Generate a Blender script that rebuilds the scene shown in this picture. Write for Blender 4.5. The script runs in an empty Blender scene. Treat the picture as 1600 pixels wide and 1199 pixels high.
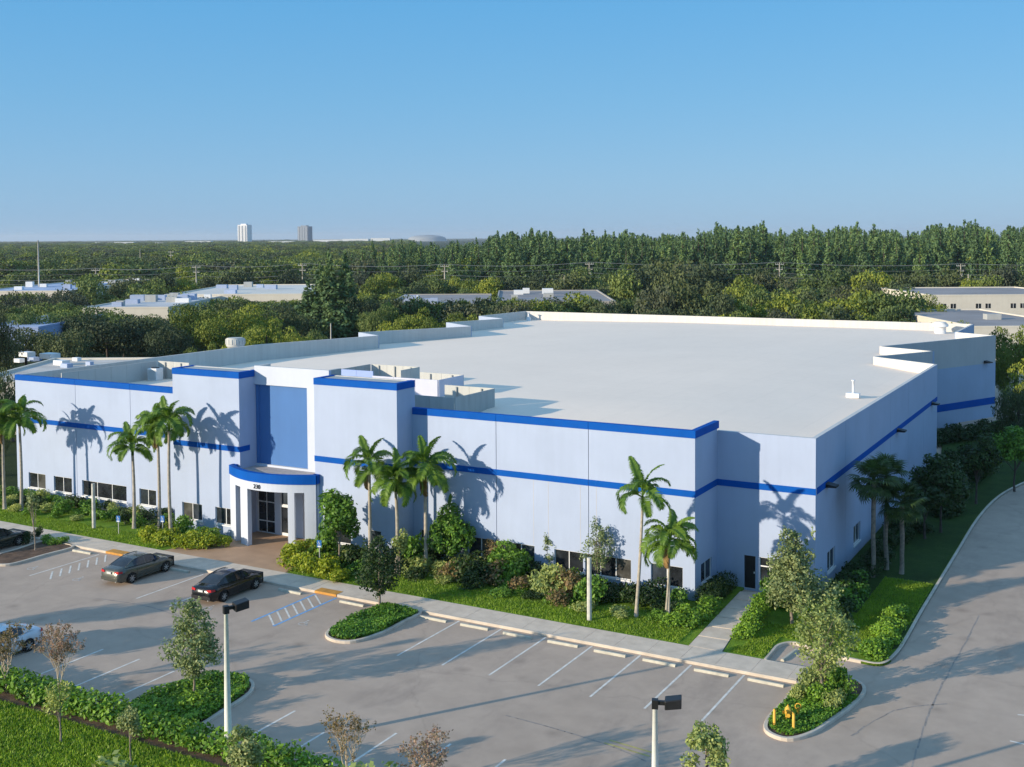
import bpy, math, random
import numpy as np
from mathutils import Vector, Matrix
R_ = math.radians
scn = bpy.context.scene
COL = scn.collection

# ------------------------------------------------------------------ camera
# survey of the site: x runs along the front wall, y away from it into the building, z up (metres)
F_PX, CY = 1772.6, 446.0
YAW, PITCH, ROLL = R_(29.43), R_(2.45), R_(-0.346)
CAM = Vector((16.97, -66.18, 21.5))
_f = Vector((-math.sin(YAW), math.cos(YAW), 0)); _r = Vector((math.cos(YAW), math.sin(YAW), 0)); _u = Vector((0, 0, 1))
FW = _f * math.cos(PITCH) - _u * math.sin(PITCH); UU = _u * math.cos(PITCH) + _f * math.sin(PITCH)
RR = _r * math.cos(ROLL) + UU * math.sin(ROLL); UP = UU * math.cos(ROLL) - _r * math.sin(ROLL)
cd = bpy.data.cameras.new('camera'); cam = bpy.data.objects.new('camera', cd); COL.objects.link(cam)
M4 = Matrix((RR, UP, -FW)).transposed().to_4x4(); M4.translation = CAM
cam.matrix_world = M4
cd.sensor_width = 36; cd.lens = F_PX / 1600 * 36; cd.shift_y = -(599.5 - CY) / 1600
cd.clip_start = 0.5; cd.clip_end = 30000
scn.camera = cam

# ------------------------------------------------------------------ world, sun, exposure
SUN_EL, SUN_AZ = R_(13.8), R_(34.5)          # light travels towards +x,+y
w = bpy.data.worlds.new('World'); scn.world = w; w.use_nodes = True
nt = w.node_tree; nt.nodes.clear()
sky = nt.nodes.new('ShaderNodeTexSky'); sky.sky_type = 'NISHITA'; sky.sun_disc = False
sky.sun_elevation = SUN_EL; sky.sun_rotation = math.pi + SUN_AZ
sky.air_density = 1.0; sky.dust_density = 0.25; sky.ozone_density = 2.2; sky.altitude = 0
hs = nt.nodes.new('ShaderNodeHueSaturation'); hs.inputs['Saturation'].default_value = 1.0
bg = nt.nodes.new('ShaderNodeBackground'); bg.inputs['Strength'].default_value = 0.125
ow = nt.nodes.new('ShaderNodeOutputWorld')
# clear evening sky gradient all round, brightened above the view as added fill, blended with the physical sky
tcw = nt.nodes.new('ShaderNodeTexCoord'); sx = nt.nodes.new('ShaderNodeSeparateXYZ'); nt.links.new(tcw.outputs['Generated'], sx.inputs[0])
cr = nt.nodes.new('ShaderNodeValToRGB'); nt.links.new(sx.outputs['Z'], cr.inputs[0]); el_ = cr.color_ramp.elements
SKYC = [(0, (0.133, 0.279, 0.464)), (0.05, (0.125, 0.282, 0.473)), (0.12, (0.093, 0.270, 0.476)), (0.21, (0.060, 0.250, 0.484)), (0.5, (0.165, 0.345, 0.590)), (1, (0.170, 0.325, 0.530))]
while len(el_) < len(SKYC): el_.new(0.5)
for e_, (p_, c_) in zip(el_, SKYC): e_.position = p_; e_.color = (*c_, 1)
sc_ = nt.nodes.new('ShaderNodeVectorMath'); sc_.operation = 'SCALE'; sc_.inputs['Scale'].default_value = 1 / 0.125; nt.links.new(cr.outputs[0], sc_.inputs[0])
mx = nt.nodes.new('ShaderNodeMixRGB'); mx.inputs[0].default_value = 0.86
nt.links.new(sky.outputs[0], hs.inputs['Color']); nt.links.new(hs.outputs[0], mx.inputs[1]); nt.links.new(sc_.outputs[0], mx.inputs[2])
nt.links.new(mx.outputs[0], bg.inputs[0]); nt.links.new(bg.outputs[0], ow.inputs[0])
sl = bpy.data.lights.new('sun', 'SUN'); sl.energy = 3.9; sl.angle = R_(0.6); sl.color = (1.0, 0.86, 0.66)
so = bpy.data.objects.new('sun', sl); COL.objects.link(so)
SDIR = Vector((math.sin(SUN_AZ) * math.cos(SUN_EL), math.cos(SUN_AZ) * math.cos(SUN_EL), -math.sin(SUN_EL)))
so.rotation_euler = SDIR.to_track_quat('-Z', 'Y').to_euler(); so.location = (-60, -90, 60)
vs = scn.view_settings; vs.view_transform = 'Standard'; vs.look = 'None'; vs.gamma = 1; vs.use_curve_mapping = False; vs.exposure = 0.66

# ------------------------------------------------------------------ helpers
def G(x, y, z=0.0, ax=2):
    """surveyed spot of the site: point on the plane (z, or y when ax=1, or x when ax=0)"""
    d = FW * F_PX + RR * (x - 800) + UP * (CY - y)
    t = (z - CAM[ax]) / d[ax]
    return CAM + d * t
def tag(o, label=None, cat=None, group=None, kind=None):
    if label: o['label'] = label
    if cat: o['category'] = cat
    if group: o['group'] = group
    if kind: o['kind'] = kind
    return o
def link(o, parent=None):
    COL.objects.link(o)
    if parent: o.parent = parent
    return o
def empty(name, loc=(0, 0, 0), rz=0, **k):
    o = bpy.data.objects.new(name, None); link(o); o.location = loc; o.rotation_euler = (0, 0, rz); o.empty_display_size = 0.3
    return tag(o, **k)
def copy_tree(o, parent=None):
    c = o.copy(); COL.objects.link(c); c.parent = parent
    for ch in o.children: copy_tree(ch, c)
    return c
class MB:
    def __init__(s): s.v = []; s.f = []; s.m = []; s.sm = []
    def add(s, vs, fs, m=0, smooth=False):
        b = len(s.v); s.v += [tuple(q) for q in vs]
        for q in fs: s.f.append(tuple(b + i for i in q)); s.m.append(m); s.sm.append(smooth)
        return s
    def box(s, a, b, m=0, rz=0, piv=None):
        x0, y0, z0 = a; x1, y1, z1 = b
        vs = [(x0, y0, z0), (x1, y0, z0), (x1, y1, z0), (x0, y1, z0), (x0, y0, z1), (x1, y0, z1), (x1, y1, z1), (x0, y1, z1)]
        if rz:
            px, py = piv if piv else ((x0 + x1) / 2, (y0 + y1) / 2); c, n = math.cos(rz), math.sin(rz)
            vs = [(px + (x - px) * c - (y - py) * n, py + (x - px) * n + (y - py) * c, z) for x, y, z in vs]
        return s.add(vs, [(0, 3, 2, 1), (4, 5, 6, 7), (0, 1, 5, 4), (1, 2, 6, 5), (2, 3, 7, 6), (3, 0, 4, 7)], m)
    def prism(s, poly, z0, z1, m=0, top_m=None):
        n = len(poly); ar = sum(poly[i][0] * poly[(i + 1) % n][1] - poly[(i + 1) % n][0] * poly[i][1] for i in range(n))
        if ar < 0: poly = list(reversed(poly))
        vs = [(p[0], p[1], z0) for p in poly] + [(p[0], p[1], z1) for p in poly]
        s.add(vs, [tuple(range(n - 1, -1, -1))] + [(i, (i + 1) % n, n + (i + 1) % n, n + i) for i in range(n)], m)
        s.add([(p[0], p[1], z1) for p in poly], [tuple(range(n))], m if top_m is None else top_m)
        return s
    def tube(s, pts, rads, n=8, m=0, cap=True, smooth=True):
        pts = [Vector(p) for p in pts]; b = len(s.v); k = len(pts)
        if not hasattr(rads, '__len__'): rads = [rads] * k
        for i, p in enumerate(pts):
            t = (pts[min(i + 1, k - 1)] - pts[max(i - 1, 0)]); t = t.normalized() if t.length > 1e-9 else Vector((0, 0, 1))
            a = Vector((0, 0, 1)) if abs(t.z) < 0.9 else Vector((1, 0, 0))
            e1 = t.cross(a).normalized(); e2 = t.cross(e1)
            for j in range(n):
                th = 2 * math.pi * j / n; s.v.append(tuple(p + (e1 * math.cos(th) + e2 * math.sin(th)) * rads[i]))
        for i in range(k - 1):
            for j in range(n):
                s.f.append((b + i * n + j, b + i * n + (j + 1) % n, b + (i + 1) * n + (j + 1) % n, b + (i + 1) * n + j)); s.m.append(m); s.sm.append(smooth)
        if cap:
            s.f.append(tuple(b + j for j in range(n))); s.m.append(m); s.sm.append(False)
            s.f.append(tuple(b + (k - 1) * n + j for j in range(n - 1, -1, -1))); s.m.append(m); s.sm.append(False)
        return s
    def mesh(s, name, mats):
        me = bpy.data.meshes.new(name); me.from_pydata(s.v, [], s.f)
        for q in (mats if isinstance(mats, (list, tuple)) else [mats]): me.materials.append(q)
        me.polygons.foreach_set('material_index', s.m); me.polygons.foreach_set('use_smooth', s.sm); me.update()
        return me
    def build(s, name, mats, parent=None, **k):
        o = bpy.data.objects.new(name, s.mesh(name, mats)); link(o, parent)
        return tag(o, **k)
def obj_from(me, name, parent=None, loc=(0, 0, 0), rz=0, sc=(1, 1, 1), **k):
    o = bpy.data.objects.new(name, me); link(o, parent); o.location = loc; o.rotation_euler = (0, 0, rz); o.scale = sc
    return tag(o, **k)
def bevel(o, wd=0.02, seg=2):
    b = o.modifiers.new('bevel', 'BEVEL'); b.width = wd; b.segments = seg; b.limit_method = 'ANGLE'; return o

# ------------------------------------------------------------------ materials
def newmat(name):
    m = bpy.data.materials.new(name); m.use_nodes = True; t = m.node_tree; b = t.nodes['Principled BSDF']; return m, t, b
def noise_node(t, scale, detail=4, rough=0.55, co='Object', stretch=None):
    tc = t.nodes.new('ShaderNodeTexCoord') if co == 'Object' else t.nodes.new('ShaderNodeNewGeometry')
    out = tc.outputs['Object'] if co == 'Object' else tc.outputs['Position']
    if stretch:
        mp = t.nodes.new('ShaderNodeMapping'); mp.inputs['Scale'].default_value = stretch; t.links.new(out, mp.inputs[0]); out = mp.outputs[0]
    n = t.nodes.new('ShaderNodeTexNoise'); n.inputs['Scale'].default_value = scale; n.inputs['Detail'].default_value = detail; n.inputs['Roughness'].default_value = rough
    t.links.new(out, n.inputs['Vector']); return n
def ramp(t, src, stops):
    r = t.nodes.new('ShaderNodeValToRGB'); e = r.color_ramp.elements
    while len(e) < len(stops): e.new(0.5)
    for q, (p, c) in zip(e, stops): q.position = p; q.color = (*c, 1) if len(c) == 3 else c
    t.links.new(src, r.inputs[0]); return r
def mix(t, a, b, fac, mode='MIX'):
    m = t.nodes.new('ShaderNodeMixRGB'); m.blend_type = mode
    for sock, v in ((m.inputs[1], a), (m.inputs[2], b), (m.inputs[0], fac)):
        if hasattr(v, 'is_output'): t.links.new(v, sock)
        elif isinstance(v, (int, float)): sock.default_value = v
        else: sock.default_value = (*v, 1)
    return m.outputs[0]
def bump(t, b, src, dist, strength=0.6):
    n = t.nodes.new('ShaderNodeBump'); n.inputs['Distance'].default_value = dist; n.inputs['Strength'].default_value = strength
    t.links.new(src, n.inputs['Height']); t.links.new(n.outputs[0], b.inputs['Normal'])
def simple(name, c, rough=0.6, var=0.12, scale=3.0, metal=0, bumpd=0.0, spec=0.4, co='Position'):
    m, t, b = newmat(name); n = noise_node(t, scale, 5, co=co)
    lo = tuple(x * (1 - var) for x in c); hi = tuple(min(1, x * (1 + var)) for x in c)
    r = ramp(t, n.outputs[0], [(0.3, lo), (0.7, hi)]); t.links.new(r.outputs[0], b.inputs['Base Color'])
    b.inputs['Roughness'].default_value = rough; b.inputs['Metallic'].default_value = metal; b.inputs['Specular IOR Level'].default_value = spec
    if bumpd: bump(t, b, noise_node(t, scale * 12, 4, co=co).outputs[0], bumpd)
    return m
def wallmat(name, c, streak=0.035):
    m, t, b = newmat(name)
    n1 = noise_node(t, 0.35, 5, 0.6, co='Position'); n2 = noise_node(t, 1.0, 6, 0.7, co='Position', stretch=(2.2, 2.2, 0.12)); n3 = noise_node(t, 30, 3, co='Position')
    r1 = ramp(t, n1.outputs[0], [(0.25, tuple(x * 0.93 for x in c)), (0.75, tuple(min(1, x * 1.05) for x in c))])
    r2 = ramp(t, n2.outputs[0], [(0.35, (1 - streak,) * 3), (0.6, (1, 1, 1))])
    o = mix(t, r1.outputs[0], r2.outputs[0], 1.0, 'MULTIPLY')
    t.links.new(o, b.inputs['Base Color']); b.inputs['Roughness'].default_value = 0.7; b.inputs['Specular IOR Level'].default_value = 0.3
    bump(t, b, n3.outputs[0], 0.006, 0.5); return m
def leafmat(name, dark, light, third=None, trans=0.22, rough=0.55, far=False):
    m, t, b = newmat(name)
    g = t.nodes.new('ShaderNodeNewGeometry'); rp = g.outputs['Random Per Island']
    stops = [(0.0, dark), (0.55, tuple((a + c) / 2 for a, c in zip(dark, light))), (1.0, light)]
    if third: stops[1] = (0.6, light); stops[2] = (1.0, third)
    r = ramp(t, rp, stops)
    n = noise_node(t, 0.45, 3, co='Position'); r2 = ramp(t, n.outputs[0], [(0.3, (0.72, 0.78, 0.75)), (0.7, (1.2, 1.12, 1.0))])
    oi = t.nodes.new('ShaderNodeObjectInfo'); r3 = ramp(t, oi.outputs['Random'], [(0, (0.55, 0.64, 0.70)), (0.5, (0.92, 0.97, 1.0)), (1, (1.22, 1.18, 1.0))] if far else [(0, (0.88, 0.92, 0.92)), (0.5, (1, 1, 1)), (1, (1.14, 1.08, 0.95))])
    c = mix(t, mix(t, r.outputs[0], r2.outputs[0], 1.0, 'MULTIPLY'), r3.outputs[0], 1.0, 'MULTIPLY')
    t.links.new(c, b.inputs['Base Color']); b.inputs['Roughness'].default_value = rough; b.inputs['Specular IOR Level'].default_value = 0.35
    tr = t.nodes.new('ShaderNodeBsdfTranslucent'); t.links.new(mix(t, c, (1.25, 1.3, 0.6), 1.0, 'MULTIPLY'), tr.inputs[0])
    ms = t.nodes.new('ShaderNodeMixShader'); ms.inputs[0].default_value = trans
    t.links.new(b.outputs[0], ms.inputs[1]); t.links.new(tr.outputs[0], ms.inputs[2]); t.links.new(ms.outputs[0], t.nodes['Material Output'].inputs[0])
    return m
def roof_mat():
    m, t, b = newmat('roof_membrane'); c = (0.90, 0.755, 0.63)
    n = noise_node(t, 0.10, 6, 0.65, co='Position'); r = ramp(t, n.outputs[0], [(0.3, tuple(x * 0.955 for x in c)), (0.62, c)])
    n2 = noise_node(t, 1.3, 5, 0.7, co='Position'); r2 = ramp(t, n2.outputs[0], [(0.3, (0.965,) * 3), (0.6, (1, 1, 1))])
    g = t.nodes.new('ShaderNodeNewGeometry'); mp = t.nodes.new('ShaderNodeMapping'); mp.inputs['Rotation'].default_value = (0, 0, math.pi / 2); t.links.new(g.outputs['Position'], mp.inputs[0])
    bk = t.nodes.new('ShaderNodeTexBrick'); bk.inputs['Scale'].default_value = 1.0; bk.inputs['Brick Width'].default_value = 28; bk.inputs['Row Height'].default_value = 3.05; bk.inputs['Mortar Size'].default_value = 0.035
    bk.inputs['Color1'].default_value = (1, 1, 1, 1); bk.inputs['Color2'].default_value = (0.985, 0.985, 0.985, 1); bk.inputs['Mortar'].default_value = (0.93, 0.93, 0.93, 1); t.links.new(mp.outputs[0], bk.inputs['Vector'])
    o = mix(t, mix(t, r.outputs[0], r2.outputs[0], 1.0, 'MULTIPLY'), bk.outputs['Color'], 0.8, 'MULTIPLY')
    t.links.new(o, b.inputs['Base Color']); b.inputs['Roughness'].default_value = 0.85; b.inputs['Specular IOR Level'].default_value = 0.15; return m
def asphalt_mat():
    m, t, b = newmat('asphalt')
    a = noise_node(t, 0.05, 6, 0.6, co='Position'); c = noise_node(t, 0.6, 6, 0.65, co='Position'); d = noise_node(t, 45, 3, co='Position'); e = noise_node(t, 0.22, 7, 0.7, co='Position', stretch=(1, 0.35, 1))
    r = ramp(t, a.outputs[0], [(0.3, (0.420, 0.325, 0.255)), (0.7, (0.480, 0.375, 0.297))])
    r2 = ramp(t, c.outputs[0], [(0.3, (0.88,) * 3), (0.65, (1.05,) * 3)])
    r3 = ramp(t, e.outputs[0], [(0.30, (0.66, 0.66, 0.68)), (0.46, (1, 1, 1)), (0.8, (1.05, 1.04, 1.02))])
    r4 = ramp(t, d.outputs[0], [(0.25, (0.8,) * 3), (0.75, (1.18,) * 3)])
    o = mix(t, mix(t, mix(t, r.outputs[0], r2.outputs[0], 1.0, 'MULTIPLY'), r3.outputs[0], 0.7, 'MULTIPLY'), r4.outputs[0], 1.0, 'MULTIPLY')
    # hairline cracks
    g = t.nodes.new('ShaderNodeNewGeometry'); wn = noise_node(t, 0.5, 5, co='Position')
    ad = t.nodes.new('ShaderNodeVectorMath'); ad.operation = 'MULTIPLY_ADD'; ad.inputs[1].default_value = (2.4, 2.4, 0)
    t.links.new(wn.outputs['Color'], ad.inputs[0]); t.links.new(g.outputs['Position'], ad.inputs[2])
    v = t.nodes.new('ShaderNodeTexVoronoi'); v.feature = 'DISTANCE_TO_EDGE'; v.inputs['Scale'].default_value = 0.085; t.links.new(ad.outputs[0], v.inputs['Vector'])
    cr = ramp(t, v.outputs['Distance'], [(0.0, (0.55,) * 3), (0.004, (0.8,) * 3), (0.010, (1,) * 3)])
    o = mix(t, o, cr.outputs[0], 0.22, 'MULTIPLY')
    # small dark oil spots where cars stand
    v2 = t.nodes.new('ShaderNodeTexVoronoi'); v2.inputs['Scale'].default_value = 0.37; t.links.new(g.outputs['Position'], v2.inputs['Vector'])
    sp = ramp(t, v2.outputs['Distance'], [(0.0, (0.55,) * 3), (0.10, (0.8,) * 3), (0.2, (1,) * 3)])
    o = mix(t, o, sp.outputs[0], 0.6, 'MULTIPLY')
    t.links.new(o, b.inputs['Base Color']); b.inputs['Roughness'].default_value = 0.85; b.inputs['Specular IOR Level'].default_value = 0.25
    bump(t, b, d.outputs[0], 0.01, 0.5); return m
def grass_mat(name, a_, b_, c_):
    m, t, b = newmat(name)
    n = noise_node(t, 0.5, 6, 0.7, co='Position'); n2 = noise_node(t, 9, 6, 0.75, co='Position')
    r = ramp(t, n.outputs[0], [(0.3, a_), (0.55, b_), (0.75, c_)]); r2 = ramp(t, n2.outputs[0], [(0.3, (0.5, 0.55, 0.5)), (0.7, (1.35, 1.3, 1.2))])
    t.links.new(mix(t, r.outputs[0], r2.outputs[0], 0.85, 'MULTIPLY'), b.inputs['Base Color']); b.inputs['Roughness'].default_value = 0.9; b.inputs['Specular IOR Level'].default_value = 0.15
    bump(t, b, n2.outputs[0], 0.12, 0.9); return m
def glassy(name, c=(0.012, 0.014, 0.017), rough=0.06):
    m, t, b = newmat(name); b.inputs['Roughness'].default_value = rough; b.inputs['Specular IOR Level'].default_value = 0.6
    n = noise_node(t, 1.2, 3, co='Position'); r = ramp(t, n.outputs[0], [(0.35, c), (0.7, tuple(x * 2.6 for x in c))]); t.links.new(r.outputs[0], b.inputs['Base Color']); return m

PAINT = wallmat('pale_blue_paint', (0.370, 0.440, 0.595))
PAINTW = wallmat('white_blue_paint', (0.52, 0.565, 0.66), 0.02)
SKYP = wallmat('mid_blue_paint', (0.060, 0.165, 0.40), 0.05)
GREYP = wallmat('grey_paint', (0.50, 0.48, 0.48), 0.05)
INP = wallmat('parapet_white', (0.60, 0.58, 0.55), 0.10)
BLUE = simple('cobalt_blue_paint', (0.002, 0.082, 0.38), 0.7, 0.08, 0.8, spec=0.08)
ROOFM = roof_mat()
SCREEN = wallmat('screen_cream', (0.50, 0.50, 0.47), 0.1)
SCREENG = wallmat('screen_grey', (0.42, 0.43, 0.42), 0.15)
TRIM = simple('white_trim', (0.72, 0.73, 0.74), 0.5, 0.06, 4)
GLASS = glassy('dark_glass'); GLASS2 = glassy('blind_glass', (0.045, 0.045, 0.042), 0.12); GLASS3 = glassy('tinted_glass', (0.022, 0.028, 0.036), 0.05); prs = random.Random(21)
BLACK = simple('black_metal', (0.012, 0.012, 0.014), 0.45, 0.2, 5)
CONC = simple('pale_concrete', (0.60, 0.50, 0.40), 0.85, 0.12, 1.6, bumpd=0.006)
KERB = simple('kerb_concrete', (0.54, 0.465, 0.38), 0.85, 0.16, 1.2, bumpd=0.006)
PAVER = simple('tan_concrete', (0.42, 0.265, 0.165), 0.85, 0.12, 0.7, bumpd=0.004)
ASPH = asphalt_mat()
WPAINT = simple('road_paint_white', (0.66, 0.62, 0.56), 0.8, 0.2, 2.5)
BPAINT = simple('road_paint_blue', (0.16, 0.36, 0.62), 0.8, 0.2, 2.5)
YPAINT = simple('tactile_orange', (0.52, 0.25, 0.05), 0.8, 0.2, 3)
YPAINT2 = simple('road_paint_yellow', (0.42, 0.36, 0.12), 0.8, 0.3, 3)
MULCH = simple('mulch_soil', (0.115, 0.07, 0.045), 0.95, 0.45, 1.8, bumpd=0.05)
GRASS = grass_mat('lawn', (0.11, 0.20, 0.018), (0.17, 0.29, 0.028), (0.24, 0.33, 0.055))
SHADE = grass_mat('painted_shade_lawn', (0.028, 0.056, 0.014), (0.042, 0.085, 0.018), (0.06, 0.09, 0.028))  # lawn green darkened: the building's shadow put into the colour
TERR = grass_mat('wild_ground', (0.02, 0.035, 0.010), (0.03, 0.05, 0.014), (0.055, 0.06, 0.028))
BARK = simple('bark', (0.23, 0.19, 0.15), 0.9, 0.35, 6, bumpd=0.02)
PBARK = simple('palm_bark', (0.36, 0.32, 0.26), 0.9, 0.25, 5, bumpd=0.02)
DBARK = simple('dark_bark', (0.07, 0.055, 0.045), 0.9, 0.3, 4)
YEL = simple('yellow_enamel', (0.72, 0.40, 0.045), 0.5, 0.12, 6)
STEELW = simple('white_pole_paint', (0.80, 0.80, 0.78), 0.5, 0.08, 3)
POSTM = simple('weathered_concrete', (0.50, 0.49, 0.44), 0.85, 0.25, 3)
L_GREEN = leafmat('leaf_green', (0.061, 0.143, 0.023), (0.178, 0.338, 0.036))
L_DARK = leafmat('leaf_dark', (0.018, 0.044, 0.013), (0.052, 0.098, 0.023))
L_PALM = leafmat('leaf_palm', (0.063, 0.137, 0.021), (0.191, 0.321, 0.039), trans=0.3)
L_SABAL = leafmat('leaf_sabal', (0.030, 0.062, 0.018), (0.07, 0.12, 0.03))
L_YEL = leafmat('leaf_yellow', (0.108, 0.183, 0.013), (0.323, 0.387, 0.027), (0.42, 0.43, 0.04), trans=0.3)
L_OLIVE = leafmat('leaf_olive', (0.203, 0.270, 0.089), (0.464, 0.506, 0.172))
L_SAGE = leafmat('leaf_sage', (0.114, 0.172, 0.074), (0.345, 0.402, 0.194))
L_BROWN = leafmat('leaf_brown', (0.180, 0.112, 0.060), (0.330, 0.225, 0.112), (0.16, 0.15, 0.05))
L_PINK = leafmat('leaf_dusty_pink', (0.275, 0.163, 0.138), (0.425, 0.275, 0.237), (0.2, 0.17, 0.08))
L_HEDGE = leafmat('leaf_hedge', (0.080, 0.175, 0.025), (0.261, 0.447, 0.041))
L_GC = leafmat('leaf_groundcover', (0.070, 0.171, 0.021), (0.173, 0.342, 0.033))
L_CAS = leafmat('needle_green', (0.065, 0.127, 0.053), (0.162, 0.243, 0.087), trans=0.12, rough=0.7, far=True)
L_BGA = leafmat('far_leaf_bright', (0.119, 0.164, 0.022), (0.271, 0.300, 0.043), trans=0.15, rough=0.7, far=True)
L_BGB = leafmat('far_leaf_mid', (0.076, 0.119, 0.034), (0.178, 0.226, 0.062), trans=0.15, rough=0.7, far=True)
L_BGC = leafmat('far_leaf_dark', (0.043, 0.065, 0.029), (0.104, 0.130, 0.057), trans=0.12, rough=0.75, far=True)
L_BGD = leafmat('far_leaf_greyish', (0.059, 0.075, 0.044), (0.108, 0.121, 0.076), trans=0.12, rough=0.75, far=True)

# ------------------------------------------------------------------ ground
def sheet(name, poly, z, mat, sub=None, **k):
    mb = MB(); mb.add([(p[0], p[1], z) for p in poly], [tuple(range(len(poly)))]); return mb.build(name, mat, **k)
S = 14000
tm = MB(); tm.add([(-S, -S, -0.35), (S, -S, -0.35), (S, S, -0.35), (-S, S, -0.35)], [(0, 1, 2, 3)]); tm.build('ground', TERR, kind='structure')
sheet('car_park_asphalt', [(-110, -95), (75, -95), (75, 130), (-2, 130), (-2, 60), (-60, 60), (-60, -11.2), (-110, -11.2)], 0.0, ASPH, kind='structure')

def smooth_closed(pts, n=4):
    out = []; N = len(pts)
    for i in range(N):
        p0, p1, p2, p3 = [Vector(pts[(i + k) % N][:2]) for k in (-1, 0, 1, 2)]
        for j in range(n):
            t = j / n
            out.append(0.5 * ((2 * p1) + (-p0 + p2) * t + (2 * p0 - 5 * p1 + 4 * p2 - p3) * t * t + (-p0 + 3 * p1 - 3 * p2 + p3) * t ** 3))
    return out
def smooth_open(pts, n=4):
    out = []; N = len(pts)
    for i in range(N - 1):
        p0, p1, p2, p3 = [Vector(pts[min(max(i + k, 0), N - 1)][:2]) for k in (-1, 0, 1, 2)]
        for j in range(n):
            t = j / n
            out.append(0.5 * ((2 * p1) + (-p0 + p2) * t + (2 * p0 - 5 * p1 + 4 * p2 - p3) * t * t + (-p0 + 3 * p1 - 3 * p2 + p3) * t ** 3))
    out.append(Vector(pts[-1][:2])); return out
def kerb_line(name, pts, wd=0.18, h=0.15, closed=False, side=1):
    pts = [Vector(p[:2]) for p in pts]; n = len(pts); nr = []
    for i in range(n):
        a = pts[(i - 1) % n] if (closed or i > 0) else pts[i]; c = pts[(i + 1) % n] if (closed or i < n - 1) else pts[i]
        t = (c - a).normalized(); nr.append(Vector((-t.y, t.x)) * side)
    mb = MB(); vs = []
    for p, q in zip(pts, nr):
        i_ = p + q * wd; j_ = p + q * 0.025
        vs += [(p.x, p.y, -0.05), (p.x, p.y, h - 0.025), (j_.x, j_.y, h), (i_.x, i_.y, h), (i_.x, i_.y, -0.05)]
    fs = []; m = n if closed else n - 1
    for i in range(m):
        j = (i + 1) % n
        for k in range(4): fs.append((i * 5 + k, j * 5 + k, j * 5 + k + 1, i * 5 + k + 1))
    if not closed: fs += [tuple(range(5)), tuple((n - 1) * 5 + k for k in range(4, -1, -1))]
    mb.add(vs, fs); return mb.build(name, KERB, kind='structure')

# sidewalk slabs (front strip)
SW0, SW1 = -12.95, -10.95
sw = MB(); sw.box((-95, SW0 + 0.02, -0.1), (2.35, SW1 - 0.02, 0.10)); SIDE = sw.build('sidewalk', KERB, kind='structure')
rs = random.Random(3); slabmesh = {}
x = -95.0; i = 0
while x < 2.3:
    L = min(1.83, 2.40 - x)
    mb = MB(); dz = rs.uniform(-0.004, 0.004)
    mb.box((0.008, 0, 0.09), (L - 0.008, SW1 - SW0 - 0.16, 0.15 + dz))
    key = round(L, 2)
    if key not in slabmesh: slabmesh[key] = mb.mesh('slab', CONC)
    o = obj_from(slabmesh[key], 'slab', SIDE, (x, SW0 + 0.16, dz)); x += L
kerb_line('sidewalk_kerb', [(-95, SW0), (-70, SW0), (-40, SW0), (-20, SW0), (2.45, SW0)], 0.155, 0.15, side=1)
# path to the recessed side door
pa = [(-4.25, -0.9), (-3.15, -0.55), (-1.95, SW1 + 0.0), (-3.75, SW1 + 0.0)]
PATH = MB().prism(pa, -0.05, 0.10).build('path', KERB, kind='structure')
for k in range(6):
    t0, t1 = k / 6, (k + 1) / 6
    def lp(t): return [(pa[3][0] + (pa[0][0] - pa[3][0]) * t, pa[3][1] + (pa[0][1] - pa[3][1]) * t), (pa[2][0] + (pa[1][0] - pa[2][0]) * t, pa[2][1] + (pa[1][1] - pa[2][1]) * t)]
    a_, b_ = lp(t0 + 0.004), lp(t1 - 0.004)
    MB().prism([a_[0], a_[1], b_[1], b_[0]], 0.09, 0.148 + rs.uniform(-0.003, 0.003)).build('slab', CONC, PATH)
# tan entrance apron
ap = [(-39.9, -5.75), (-39.6, -7.6), (-41.5, -10.0), (-41.8, SW1), (-31.0, SW1), (-31.0, -10.2), (-31.8, -7.2), (-32.6, -4.0), (-39.6, -4.0)]
MB().prism(ap, -0.05, 0.146).build('entrance_apron', PAVER, kind='structure')

# lawns
MB().prism([(-95, SW1), (-41.9, SW1), (-41.6, -9.9), (-39.9, -7.6), (-40.1, -5.9), (-46.3, -5.5), (-66.2, -3.7), (-95, -3.7)], -0.05, 0.125).build('lawn', GRASS, kind='structure')
MB().prism([(-30.9, SW1), (-3.80, SW1), (-4.3, -0.9), (-4.3, 0.1), (-6.0, 0.1), (-6.1, -3.8), (-25.8, -3.8), (-26, -5.5), (-32.2, -5.5), (-31.8, -7.2), (-30.9, -10.2)], -0.05, 0.125).build('lawn', GRASS, kind='structure')
KR = [G(*q) for q in [(1345, 1037), (1366, 1041), (1383, 1040), (1396, 1031), (1413, 1010), (1441, 960), (1470, 911), (1497, 866), (1530, 812), (1562, 778), (1600, 757), (1640, 742)]]
KRs = smooth_open([(p.x, p.y) for p in KR], 4)
right = [(-1.9, SW1), (0.25, SW1), (0.25, -8.5), (0.8, -7.75), (1.6, -7.9), (3.1, -8.55)]
end = KRs[-1]
MB().prism([(p[0], p[1]) for p in right] + [(p.x, p.y) for p in KRs] + [(end.x - 3, end.y + 12), (14, 70), (3, 78), (-2, 60), (0.1, 45), (0.1, 0.1), (-3.1, 0.1), (-3.1, -0.5)], -0.05, 0.125).build('lawn', GRASS, kind='structure')
_in = []
for i in range(9, len(KRs) - 1):
    t_ = (KRs[i + 1] - KRs[i - 1]).normalized(); _in.append(KRs[i] + Vector((-t_.y, t_.x)) * max(0.2, 2.2 - 0.35 * (i - 9)))
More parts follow.
